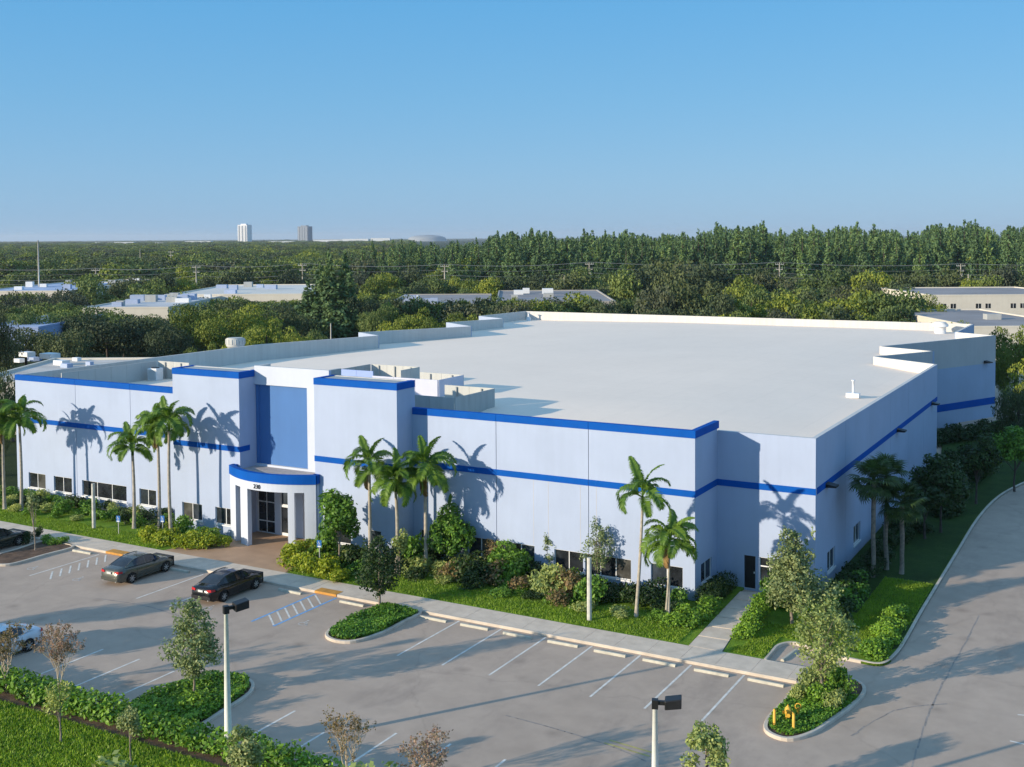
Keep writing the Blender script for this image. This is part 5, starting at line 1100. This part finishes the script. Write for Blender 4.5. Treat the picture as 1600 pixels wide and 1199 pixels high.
# ------------------------------------------------------------------ background buildings
BW = wallmat('far_wall_cream', (0.66, 0.61, 0.52)); BR = simple('far_roof_pale', (0.52, 0.51, 0.51), 0.85, 0.14, 0.08); BRG = simple('far_roof_grey', (0.27, 0.25, 0.25), 0.9, 0.18, 0.08); BRB = simple('far_roof_bluish', (0.36, 0.43, 0.58), 0.8, 0.2, 0.1); BRT = simple('far_roof_terracotta', (0.36, 0.19, 0.12), 0.9, 0.2, 0.1)
BGW = simple('far_wall_grey', (0.36, 0.34, 0.31), 0.85, 0.15, 0.3)
def frame_at(P):  # local frame turned towards the camera depth direction
    return YAW
def far_building(x0, x1, Z0, Z1, h, label, wall=BW, roofm=BR, units=3, wins=0, seed=0, skew=0.0):
    """front wall seen from x0 to x1 (pixels of the survey) at depth Z0, roof reaching back to Z1"""
    r_ = random.Random(seed); a, b = at_depth(x0, Z0), at_depth(x1, Z0); L = (b - a).length; root = empty('far_building', (a.x, a.y, -0.3), math.atan2(b.y - a.y, b.x - a.x) + skew, label=label, cat='building'); D_ = Z1 - Z0
    MB().box((0, 0, 0), (L, D_, h - 0.35)).build('wall', wall, root)
    MB().box((0.3, 0.3, h - 0.349), (L - 0.3, D_ - 0.3, h - 0.25)).build('roof', roofm, root)
    m = MB(); m.box((-0.05, -0.05, h - 0.35), (L + 0.05, 0.3, h)); m.box((-0.05, D_ - 0.3, h - 0.35), (L + 0.05, D_ + 0.05, h)); m.box((-0.05, 0.3, h - 0.35), (0.3, D_ - 0.3, h)); m.box((L - 0.3, 0.3, h - 0.35), (L + 0.05, D_ - 0.3, h)); m.build('parapet', wall, root)
    for i in range(units):
        x, y, s = r_.uniform(0.08, 0.92) * L, r_.uniform(0.12, 0.8) * D_, r_.uniform(0.8, 1.7); MB().box((x - s, y - s * 0.7, h - 0.25), (x + s, y + s * 0.7, h + r_.uniform(0.6, 1.4))).build('roof_unit', r_.choice([TRIM, SCREENG, BRB]), root)
    for i in range(wins):
        x = L * (i + 0.5) / wins + (0.9 if i % 2 == 0 else -0.9); w_ = MB().box((x - 0.6, -0.03, h - 3.2), (x + 0.6, 0.05, h - 2.1)).build('window', GLASS, root)
        MB().box((x - 0.04, -0.06, h - 3.2), (x + 0.04, -0.031, h - 2.1)).build('mullion', TRIM, w_)
    return root
far_building(-60, 176, 126, 151, 6.0, 'low flat roofed building with pale clutter just left behind the warehouse', units=0, roofm=simple('near_far_roof', (0.50, 0.46, 0.42), 0.9, 0.25, 0.25), seed=1)
rr_ = random.Random(4)
for i, (px, py, s) in enumerate([(42, 553, 1.3), (52, 560, 0.9), (78, 556, 1.6), (96, 566, 1.2), (104, 570, 0.9), (30, 562, 0.8), (120, 560, 0.7), (140, 566, 0.6)]):
    q = G(px, py, 5.8); MB().box((-s * 0.7, -s * 0.5, 0), (s * 0.7, s * 0.5, 0.55 * s ** 0.5)).build('rooftop_unit', [TRIM, BRB, TRIM][i % 3], label='boxy unit on the low left roof', cat='rooftop unit', group='rooftop units on the low left roof').location = (q.x, q.y, 5.44)
far_building(128, 262, 247, 300, 7.0, 'long pale flat roofed warehouse with a cream front wall beyond the dark trees', units=14, seed=2)
far_building(262, 474, 292, 352, 7.5, 'wide white roofed warehouse left of the tall pine', units=6, seed=3, roofm=simple('far_roof_white', (0.66, 0.62, 0.56), 0.85, 0.1, 0.05))
far_building(-40, 108, 318, 380, 7.5, 'bluish white roofed warehouse at the far left', units=6, seed=4, roofm=BRB)
far_building(-40, 58, 203, 236, 6.2, 'blue roofed low building half hidden by trees at the left edge', units=0, seed=5, roofm=BRB, wall=simple('blue_wall', (0.30, 0.38, 0.6), 0.8))
far_building(112, 180, 372, 420, 7.0, 'small pale roof peeking out of the trees near the bluish warehouse', units=1, seed=6)
far_building(604, 762, 255, 300, 6.8, 'grey brown roofed warehouse right of the tall pine', units=4, seed=7, roofm=BRG, wall=BGW)
far_building(775, 962, 262, 318, 6.8, 'grey roofed warehouse below the middle power pole', units=5, seed=8, roofm=BRG, wall=BGW)
far_building(1455, 1700, 262, 300, 7.8, 'cream two storey building with a row of small windows at the right edge', units=0, wins=9, seed=9, roofm=BRG)
far_building(1522, 1700, 192, 236, 6.2, 'low grey roofed building before the cream one at the right edge', units=1, seed=10, roofm=BRG)
far_building(1440, 1470, 250, 262, 4.0, 'tiny pale shed among bright trees near the cream building', units=0, seed=11)
for i, (px, py, w_, h_, Z) in enumerate([(15, 403, 30, 7, 800), (45, 401, 22, 7, 850), (132, 401, 16, 8, 820), (195, 398, 14, 6, 900), (372, 396, 24, 6, 950), (395, 399, 18, 6, 880), (180, 376, 60, 3, 3600), (245, 377, 22, 4, 3400), (310, 375, 40, 4, 3700), (520, 374, 60, 3, 3800), (556, 373, 40, 4, 3700), (595, 372, 30, 3, 4000), (440, 376, 40, 3, 3300)]):
    z = 21.5 - (py - 371) * Z / F_PX; r = far_building(px - w_ / 2, px + w_ / 2, Z, Z + 30, max(z, 8) + 0.5, ['pale house roof showing above the far left trees, nearest the left edge', 'pale house second from the left edge above the trees', 'cream house left of the power pole row', 'white house small among the trees', 'terracotta roofed house below the white tower', 'cream house right below the white tower', 'long low white building on the horizon at left', 'white block on the horizon left of the white tower', 'row of white buildings on the horizon just left of the white tower', 'low white building on the horizon right of the dark tower', 'white flat building on the horizon behind the pine', 'small white building on the horizon near the stadium dome', 'low white building between the two towers'][i], units=0, seed=20 + i, roofm=BRT if i in (4, 2) else BR, wall=TRIM if i > 5 else BW)
def high_rise(px, ytop, wpx, Z, label, mat, bays):
    P = at_depth(px, Z); W_ = wpx * Z / F_PX; h = 21.5 + (371 - ytop) * Z / F_PX; r = empty('high_rise', (P.x, P.y, 0), YAW - 0.35, label=label, cat='tower block')
    MB().box((-W_ / 2, 0, 0), (W_ / 2, W_ * 0.8, h)).build('tower_body', mat, r)
    for k in range(bays):
        x = -W_ / 2 + W_ * (k + 0.5) / bays
        MB().box((x - W_ / bays * 0.22, -1.2, 0), (x + W_ / bays * 0.22, -0.01, h - 3)).build('window_bay', simple('bay_glass', (0.20, 0.24, 0.30), 0.4) if k else bpy.data.materials['bay_glass'] if 'bay_glass' in bpy.data.materials else simple('bay_glass', (0.20, 0.24, 0.30), 0.4), r)
    MB().box((-W_ * 0.3, W_ * 0.2, h), (W_ * 0.25, W_ * 0.6, h + 4)).build('roof_house', mat, r)
high_rise(380, 350, 17, 4200, 'white apartment tower on the horizon', simple('tower_white', (0.72, 0.72, 0.74), 0.6, 0.02, 0.01), 3)
high_rise(474, 353, 18, 4400, 'dark blue grey tower on the horizon right of the white one', simple('tower_dark', (0.13, 0.17, 0.23), 0.5, 0.05, 0.01), 4)
# distant mound with a domed stadium
m = MB(); P = at_depth(668, 6000); N = 24
for t0 in range(1): pass
vs_ = []; 
for j in range(6):
    a = j / 5 * math.pi / 2
    for i in range(N): vs_.append((100 * math.cos(a) * math.cos(2 * math.pi * i / N), 100 * math.cos(a) * math.sin(2 * math.pi * i / N), 14 + 20 * math.sin(a)))
vs_ = [(v[0] * 1.1, v[1] * 1.1, 0) for v in vs_[:N]] + vs_
m.add(vs_, [(j * N + i, j * N + (i + 1) % N, (j + 1) * N + (i + 1) % N, (j + 1) * N + i) for j in range(6) for i in range(N)], 0, True)
o = m.build('stadium', simple('stadium_pale', (0.28, 0.30, 0.32), 0.8, 0.1, 0.01), label='pale domed stadium low on the horizon left of the pine wood', cat='stadium'); o.location = P

# ------------------------------------------------------------------ power line
PMT = simple('pole_pale', (0.55, 0.52, 0.46), 0.85, 0.1, 1); WIRE = simple('wire_grey', (0.30, 0.31, 0.32), 0.5, 0.1, 1)
PP = [(150, 417, 405), (307, 413, 402), (473, 411, 400), (695, 414, 398), (921, 412, 398), (1218, 414, 395), (1501, 418, 392)]
tops = []
labs = ['leftmost pole of the wooden power line', 'pole of the power line below the white tower', 'pole of the power line just left of the tall pine', 'pale power pole right of the tall pine', 'tallest looking pale power pole above the middle grey roof', 'pale power pole right of centre before the pine wood', 'pale power pole with equipment above the cream building']
def power_pole(P, h, label, arms=True, group='poles of the power line', rz=YAW):
    r = empty('power_pole', (P.x, P.y, -0.3), rz, label=label, cat='power pole', group=group)
    MB().tube([(0, 0, 0), (0, 0, h + 0.3)], [0.30, 0.20], 8).build('pole', PMT, r)
    if arms:
        for z, w_ in ((h - 0.4, 1.5), (h - 2.2, 1.1)):
            MB().box((-w_, -0.09, z), (w_, 0.09, z + 0.2)).build('cross_arm', PMT, r)
            for s in (-1, -0.5, 0.5, 1): MB().tube([(s * w_ * 0.93, 0, z + 0.2), (s * w_ * 0.93, 0, z + 0.5)], 0.09, 6).build('insulator', SCREENG, r)
    return r
for (px, yt, Z), lb in zip(PP, labs):
    P = at_depth(px, Z); h = 21.5 - (yt - 371) * Z / F_PX; power_pole(P, h, lb); tops.append((P, h))
    if px in (921, 1501): MB().tube([(0.45, 0, h - 4), (0.45, 0, h - 2.9)], 0.32, 10).build('transformer', SCREENG, bpy.data.objects[[o.name for o in COL.objects if o.get('label') == lb][0]])
for px, yt, Z, lb in ((61, 372, 352, 'tall slim mast at the far left above the bluish roof'), (268, 390, 610, 'distant mast with a wide cross bar'), (1513, 434, 330, 'short pale post just right of the last power pole'), (882, 432, 330, 'short thin post above the middle grey roof'), (220, 386, 600, 'thin distant pole among the far left trees'), (516, 505, 150, 'thin white pole rising behind the left parapet')):
    P = at_depth(px, Z); h = 21.5 - (yt - 371) * Z / F_PX; power_pole(P, h, lb, arms=(px == 268), group=None).scale = (1 if Z > 300 else 0.35, 1 if Z > 300 else 0.35, 1)
e0 = at_depth(-120, 408); e1 = at_depth(1800, 388); seq = [(e0, 12)] + tops + [(e1, 12)]
for k_, (dz, off) in enumerate(((0.15, -1.3), (0.15, 1.3), (-1.7, -0.9), (-3.6, 0.25), (-5.0, 0.25))):
    mb = MB()
    for (p, h), (q, g) in zip(seq, seq[1:]):
        a = Vector((p.x, p.y, h + dz)); b = Vector((q.x, q.y, g + dz)); o_ = Vector((RR.x, RR.y, 0)) * 0 + Vector((FW.x, FW.y, 0)) * off
        mb.tube([a.lerp(b, t / 8) + o_ - Vector((0, 0, 1.0 * 4 * (t / 8) * (1 - t / 8))) for t in range(9)], 0.03 if k_ < 3 else 0.045, 4, cap=False)
    mb.build('power_cable', WIRE, label=['topmost cable of the power line, camera side', 'topmost cable of the power line, far side', 'cable on the lower cross arms', 'upper of the two low telephone cables', 'lowest telephone cable along the power poles'][k_], cat='cable', group='cables of the power line')

# ------------------------------------------------------------------ background trees
def bg_broad(seed, mat, n=2400, leaf=0.070, lump=0.36, k=13):
    cl = round_clumps(seed, 1.0, 0.52, 0.52, k, lump); cl = [(a, b, max(c, 0.2), d, e, f, g) for a, b, c, d, e, f, g in cl]
    return cloud('crown', cl, n, leaf, mat, seed, shell=0.6, aspect=0.8, flat=0.3)
def bg_cas(seed, mat, n=2200, leaf=0.048):
    r = random.Random(seed); cl = []
    for i in range(34):
        t = (i + 0.5) / 34; z = 0.10 + 0.88 * t; rad = 0.185 * (1 - t) ** 0.85 * (0.75 + 0.5 * r.random()); th = r.uniform(0, 6.28); q = rad * r.uniform(0.3, 0.9); s = max(0.018, rad * 0.55)
        cl.append((q * math.cos(th), q * math.sin(th), z, s, s, s * 1.5, 1))
    return cloud('crown', cl, n, leaf, mat, seed, droop=-1.5, shell=0.35, aspect=0.45, flat=0.1)
BGM = {'A': [bg_broad(301 + i, L_BGA) for i in range(3)], 'B': [bg_broad(311 + i, L_BGB) for i in range(4)], 'C': [bg_broad(321 + i, L_BGC, k=22, lump=0.34) for i in range(3)], 'D': [bg_broad(331 + i, L_BGD, lump=0.36) for i in range(2)], 'P': [bg_cas(341 + i, L_CAS) for i in range(5)],
       'a': [bg_broad(351, L_BGA, 8000, 0.040, 0.33, 18), bg_broad(352, L_BGA, 8000, 0.040, 0.33, 18)], 'b': [bg_broad(353, L_BGB, 6500, 0.042)], 'c': [bg_broad(354, L_BGC, 7500, 0.04, 0.34, 24), bg_broad(355, L_BGC, 7500, 0.04, 0.34, 24)]}
BT = trunk_mesh(401, 1.0, 0.05, None, DBARK, sides=6); 
def bg_tree(px, Z, h, wd, kind, label, group, seed, jig=0.0):
    P = at_depth(px, Z); me = BGM[kind][seed % len(BGM[kind])]; r = empty('pine_tree' if kind == 'P' else 'tree', (P.x, P.y, -0.3), (seed * 2.399) % 6.28, label=label, cat='tree', group=group)
    c = obj_from(me, 'crown', r); c.scale = (wd, wd, h + 0.3) if kind != 'P' else (wd, wd, h)
    t = obj_from(BT, 'trunk', r); t.scale = (6, 6, h * 0.72) if kind != 'P' else (7, 7, h * 0.9); return r
KN = {'A': 'bright yellow green', 'B': 'mid green', 'C': 'dark olive green', 'D': 'dull greyish green', 'a': 'bright yellow green', 'b': 'mid green', 'c': 'dark olive green'}
HT = lambda ytop, Z: 21.5 - (ytop - 371) * Z / F_PX
nT = 0
hand = [(-6, 562, 114, 75, 'c'), (-12, 640, 104, 60, 'c'), (12, 610, 122, 40, 'c'), (-8, 470, 150, 70, 'c'), (38, 500, 176, 105, 'c'), (98, 505, 172, 105, 'c'), (165, 480, 186, 150, 'c'), (222, 484, 190, 130, 'c'), (262, 500, 180, 90, 'c'), (60, 470, 215, 90, 'b'), (110, 462, 222, 100, 'b'), (20, 478, 240, 50, 'b'),
        (305, 535, 128, 70, 'a'), (338, 528, 134, 60, 'a'), (300, 470, 200, 95, 'a'), (345, 478, 190, 100, 'a'), (385, 470, 195, 100, 'a'), (415, 492, 172, 90, 'a'), (372, 520, 150, 60, 'a'), (455, 505, 165, 80, 'a'), (440, 478, 200, 90, 'c'),
        (485, 500, 170, 60, 'b'), (560, 455, 225, 85, 'c'), (590, 462, 215, 60, 'b'), (605, 500, 178, 70, 'a'), (650, 478, 200, 80, 'a'), (695, 485, 190, 80, 'a'), (735, 488, 186, 70, 'a'), (625, 508, 170, 60, 'b'), (775, 480, 200, 80, 'c'), (820, 484, 205, 90, 'b'), (880, 486, 205, 90, 'c'), (940, 486, 205, 90, 'b'),
        (800, 463, 245, 40, 'a'), (1442, 462, 244, 70, 'a'), (1462, 478, 232, 60, 'a'), (1590, 505, 150, 90, 'a'), (1612, 560, 120, 90, 'a'), (1572, 540, 138, 50, 'a'), (1595, 600, 112, 70, 'c'), (1625, 640, 100, 70, 'c')]
for i, (px, yt, Z, wp, k) in enumerate(hand):
    bg_tree(px, Z, HT(yt, Z), wp * Z / F_PX / 2 * 1.15, k, KN[k] + ' near tree', KN[k] + ' trees close behind the warehouse', i); nT += 1
# the tall feathery pine left of centre (several leaders)
P = at_depth(515, 226); r = empty('pine_tree', (P.x, P.y, -0.3), 0, label='tall dark feathery pine standing out above the trees left of centre', cat='tree')
for dx, dy, hh, ww in ((0, 0, 19.8, 17), (3.2, 1, 19.4, 18), (-2.8, 0.5, 17.2, 19), (1.5, -1.5, 18.6, 20), (-1.2, 1.4, 18.0, 19), (5.2, 0, 15.5, 20), (-5.0, -0.5, 13.5, 20), (-3.5, -2, 11.5, 24), (3.5, -2.2, 13.0, 24), (0.5, -2.8, 14.5, 22)):
    c = obj_from(bg_cas(700 + int(hh * 10), L_CAS, 3600, 0.040), 'crown', r, (dx, dy, 0), hh); c.scale = (ww * 1.15, ww * 1.15, hh)
t = obj_from(BT, 'trunk', r); t.scale = (8, 8, 14)
# taller wood edge and mixed belt
br = random.Random(77)
roofs = [(105, 285, 247, 487), (270, 478, 292, 462), (-50, 112, 318, 453), (600, 965, 255, 466), (1450, 1700, 262, 505), (1515, 1700, 192, 520)]
def cap(px, Z):
    y = 0
    for x0, x1, zb, yb in roofs:
        if x0 - 12 < px < x1 + 12 and Z < zb: y = max(y, yb)
    return y
def blocked(px, Z):
    for x0, x1, z0, z1 in ((-60, 182, 118, 160), (122, 266, 240, 310), (258, 478, 284, 362), (-44, 112, 310, 390), (-44, 64, 196, 242), (600, 766, 248, 308), (770, 966, 255, 326), (1440, 1710, 246, 308), (1516, 1710, 184, 244)):
        if x0 - 8 < px < x1 + 8 and z0 < Z < z1: return True
    return False
for Z, step, hr in ((212, 46, (7, 9)), (245, 42, (7, 10)), (285, 40, (7.5, 10.5)), (330, 34, (8, 11.5)), (368, 32, (8.5, 12.5))):
    px = -30 + br.uniform(0, step)
    while px < 1640:
        Zj = Z + br.uniform(-14, 14); h = br.uniform(*hr); 
        if px > 1000 and Z > 240: h *= 1.12
        if 240 < Z < 340 and 960 < px < 1130: h *= 1.25
        c_ = cap(px, Zj); ok = not blocked(px, Zj)
        if c_: h = min(h, HT(c_ + 4, Zj))
        if h < 2.5 or (Z < 230 and 480 < px < 1460 and px < 1000) : ok = ok and h > 2.5 and not (Z < 230)
        if ok and nT < 172:
            k = br.choices('ABCD', (0.42, 0.30, 0.2, 0.08) if px > 1100 or 560 < px < 760 else (0.2, 0.36, 0.34, 0.10))[0]
            if 980 < px < 1130: k = br.choice('CCD')
            lab = KN[k] + ' belt tree'
            bg_tree(px, Zj, h, h * br.uniform(0.5, 0.78), k, lab, lab + 's before the pine wood', br.randrange(1000)); nT += 1
        px += step * br.uniform(0.6, 1.4)
print('mixed belt', nT)
def wob(px): return 3.6 * math.sin(px * 0.037) + 3.4 * math.sin(px * 0.093 + 1.3) + 2.8 * math.sin(px * 0.21 + 0.4)
def prof(px):
    tab = [(540, 378), (640, 376), (700, 372), (760, 366), (830, 357), (900, 360), (1000, 362), (1080, 358), (1170, 351), (1230, 354), (1300, 356), (1360, 353), (1420, 358), (1490, 350), (1560, 352), (1700, 352)]
    return interp(tab, px)
nP = 0
for Z, step in ((418, 26), (442, 24), (470, 22)):
    px = 545 + br.uniform(0, 10)
    while px < 1650:
        if nP < 128 and not (Z < 430 and px < 700):
            yt = prof(px) + wob(px) + abs(br.gauss(0, 10)) + (470 - Z) * 0.14 - 5; h = HT(yt, Z)
            bg_tree(px, Z + br.uniform(-9, 9), h, h * br.uniform(0.85, 1.25), 'P', 'dark skyline pine', 'pines of the skyline wood', br.randrange(1000)); nP += 1
        px += step * br.uniform(0.6, 1.4)
print('pines', nP)
# everything beyond reads as one wood: instanced over points
def wood(name, pts, scs, srcs, label, seed):
    me = bpy.data.meshes.new(name); me.from_pydata(pts, [], []); a = me.attributes.new('sc', 'FLOAT_VECTOR', 'POINT'); a.data.foreach_set('vector', np.array(scs, np.float32).reshape(-1))
    o = bpy.data.objects.new(name, me); link(o); tag(o, label, 'trees', kind='stuff')
    ng = bpy.data.node_groups.new(name, 'GeometryNodeTree'); ng.interface.new_socket('Geometry', in_out='INPUT', socket_type='NodeSocketGeometry'); ng.interface.new_socket('Geometry', in_out='OUTPUT', socket_type='NodeSocketGeometry')
    N_ = ng.nodes.new; gi, go = N_('NodeGroupInput'), N_('NodeGroupOutput'); ip = N_('GeometryNodeInstanceOnPoints'); jg = N_('GeometryNodeJoinGeometry')
    for s in srcs:
        oi = N_('GeometryNodeObjectInfo'); oi.inputs['Object'].default_value = s; oi.inputs['As Instance'].default_value = True; oi.transform_space = 'ORIGINAL'; ng.links.new(oi.outputs['Geometry'], jg.inputs[0])
    ip.inputs['Pick Instance'].default_value = True
    ri = N_('FunctionNodeRandomValue'); ri.data_type = 'INT'
    ii = [s for s in ri.inputs if s.type == 'INT']; ii[0].default_value = 0; ii[1].default_value = len(srcs) - 1; ri.inputs['Seed'].default_value = seed
    io = [s for s in ri.outputs if s.type == 'INT'][0]
    na = N_('GeometryNodeInputNamedAttribute'); na.data_type = 'FLOAT_VECTOR'; na.inputs['Name'].default_value = 'sc'
    rv = N_('FunctionNodeRandomValue'); rv.data_type = 'FLOAT_VECTOR'; vi = [s for s in rv.inputs if s.type == 'VECTOR']; vi[0].default_value = (0, 0, 0); vi[1].default_value = (0, 0, 6.283); vo = [s for s in rv.outputs if s.type == 'VECTOR'][0]
    L_ = ng.links.new; L_(gi.outputs[0], ip.inputs['Points']); L_(jg.outputs[0], ip.inputs['Instance']); L_(io, ip.inputs['Instance Index']); L_([s for s in na.outputs if s.name == 'Attribute' and s.enabled][0], ip.inputs['Scale']); L_(vo, ip.inputs['Rotation']); L_(ip.outputs[0], go.inputs[0])
    md = o.modifiers.new('scatter', 'NODES'); md.node_group = ng; return o
def crown_obj(mesh): return next(o for o in COL.objects if o.data is mesh)
pts, scs = [], []
for Z in range(490, 960, 24):
    px = 600 + br.uniform(0, 12)
    while px < 1680:
        if px > 640 or Z > 520:
            h = HT(prof(px) + wob(px) + 5 + abs(br.gauss(0, 8)), Z); h = min(h, 29); P = at_depth(px, Z + br.uniform(-10, 10)); s = h * br.uniform(0.85, 1.25); pts.append((P.x, P.y, -0.3)); scs.append((s, s, h))
        px += br.uniform(0.6, 1.4) * 8500 / Z
wood('pine_wood', pts, scs, [crown_obj(m_) for m_ in BGM['P'] if any(o.data is m_ for o in COL.objects)], 'dark pine wood behind the front row of pines along the skyline', 5)
srcs = [crown_obj(m_) for k in 'AABBBCCD' for m_ in BGM[k] if any(o.data is m_ for o in COL.objects)]
pts, scs = [], []
Z = 215.0
while Z < 9000:
    dz = max(11, Z * 0.028 if Z < 2500 else Z * 0.045); px = -60.0
    while px < 1680:
        Zj = Z + br.uniform(-0.5, 0.5) * dz; x_ = px + br.uniform(-6, 6)
        lim = not blocked(x_, Zj); c_ = cap(x_, Zj); h = br.uniform(5.5, 9.5) if Z < 420 else br.uniform(7, 13.5)
        if Z < 420: h = br.uniform(4, 7.5)
        if c_: h = min(h, HT(c_ + 5, Zj))
        if 640 < x_ and Z > 960: lim = False
        if Z < 240 and 480 < x_ < 1440: lim = False
        if 380 < Z < 430: h = min(h, 8)
        if Z > 700: h = min(h, HT(374.5 if br.random() < 0.97 else 372.5, Zj))
        if lim and h > 2:
            P = at_depth(x_, Zj); s = h * br.uniform(0.55, 1.15) * (1 + min(Z / 3000, 1.6)); pts.append((P.x, P.y, -0.3)); scs.append((s, s, h + 0.3))
        px += max(6.5, 7.0 * F_PX / Z) * br.uniform(0.5, 1.6)
    Z += dz
for x0, x1, zf, yb in ((266, 478, 288, 459), (-50, 112, 313, 450), (600, 968, 251, 462), (108, 190, 243, 474), (190, 265, 243, 486), (1440, 1560, 258, 500), (370, 400, 870, 400)):
    for k_ in range(3):
        px = x0
        while px < x1:
            Zj = zf - 4 - 5 * k_ + br.uniform(-2, 2); h = HT(yb + br.uniform(-3, 8) + 4 * k_, Zj)
            if h > 1.5: P = at_depth(px, Zj); s = max(h, 3) * br.uniform(0.6, 0.9); pts.append((P.x, P.y, -0.3)); scs.append((s, s, h + 0.3))
            px += br.uniform(0.6, 1.4) * 4.5 * F_PX / Zj
wood('far_wood', pts, scs, srcs, 'mass of low green trees spreading to the horizon', 9)
print('far wood', len(pts))

# ------------------------------------------------------------------ air: light haze over the whole site
HZ = newmat('haze_air'); hm, ht, hb = HZ; ht.nodes.remove(hb); pv = ht.nodes.new('ShaderNodeVolumePrincipled'); pv.inputs['Density'].default_value = 0.00006; pv.inputs['Color'].default_value = (0.86, 0.92, 1.0, 1); pv.inputs['Anisotropy'].default_value = 0.2
ht.links.new(pv.outputs[0], ht.nodes['Material Output'].inputs['Volume'])
hz = MB().box((-14200, -14200, -1.35), (14200, 14200, 82)).build('haze', hm, kind='stuff', label='thin pale haze hanging over the plain', cat='haze')

# ------------------------------------------------------------------ labels: where alike things repeat, say which one by its neighbours
def px_of(o):
    d = Vector(o.location) - CAM; return 800 + F_PX * d.dot(RR) / max(d.dot(FW), 0.1)
BACKM = [(60, 'below the far left mast'), (130, 'left of the cream walled warehouse'), (262, 'around the cream walled warehouse'), (330, 'right of the cream walled warehouse'), (400, 'below the white tower'), (470, 'below the dark tower'), (560, 'around the tall feathery pine'), (640, 'right of the tall pine'), (720, 'near the grey brown roof'), (820, 'between the grey roofs'), (940, 'near the middle power pole'), (1030, 'right of the middle grey roof'), (1120, 'above the roof centre'), (1210, 'left of the right-centre power pole'), (1300, 'right of the right-centre power pole'), (1400, 'above the far roof edge'), (1480, 'left of the cream two storey building'), (9999, 'behind the cream two storey building')]
FRONTM = [(60, 'left of the first window'), (130, 'near the left concrete post'), (215, 'left of the palm pair'), (270, 'by the palm pair'), (360, 'left of the entrance'), (470, 'right of the entrance'), (560, 'by the round green tree'), (640, 'by the tower corner palms'), (710, 'at the wing shaded corner'), (780, 'below the window strip start'), (850, 'below the long window strip'), (920, 'left of the right concrete post'), (985, 'right of the concrete post'), (1050, 'by the curved palm'), (1120, 'near the wing corner'), (1200, 'right of the door path'), (1300, 'near the sunlit building corner'), (1420, 'near the fan palms'), (9999, 'beyond the fan palms')]
ORD = ['leftmost', 'second from left', 'third from left', 'fourth from left', 'fifth from left', 'sixth from left', 'seventh from left', 'eighth from left', 'ninth from left', 'tenth from left', 'eleventh from left', 'twelfth from left', 'thirteenth from left']
def buckets():
    b = {}
    for o in COL.objects:
        if o.parent is None and o.get('label') and o.get('kind') != 'stuff': b.setdefault(o['label'], []).append(o)
    return {k: v for k, v in b.items() if len(v) > 1}
for lab, os_ in buckets().items():
    if len(os_) < 4: continue
    for o in os_:
        far = (Vector(o.location) - CAM).length > 150; x = px_of(o)
        if -40 < x < 1660 and len(lab.split()) < 9: o['label'] = lab + ' ' + next(t for m_, t in (BACKM if far else FRONTM) if x < m_)
for lab, os_ in buckets().items():
    vis = sorted([o for o in os_ if -40 < px_of(o) < 1660], key=px_of)
    if len(vis) == len(os_) and 2 <= len(vis) <= 13 and len(lab.split()) < 14:
        for i, o in enumerate(vis): o['label'] = ('rightmost' if i == len(vis) - 1 else ORD[i]) + ' ' + lab
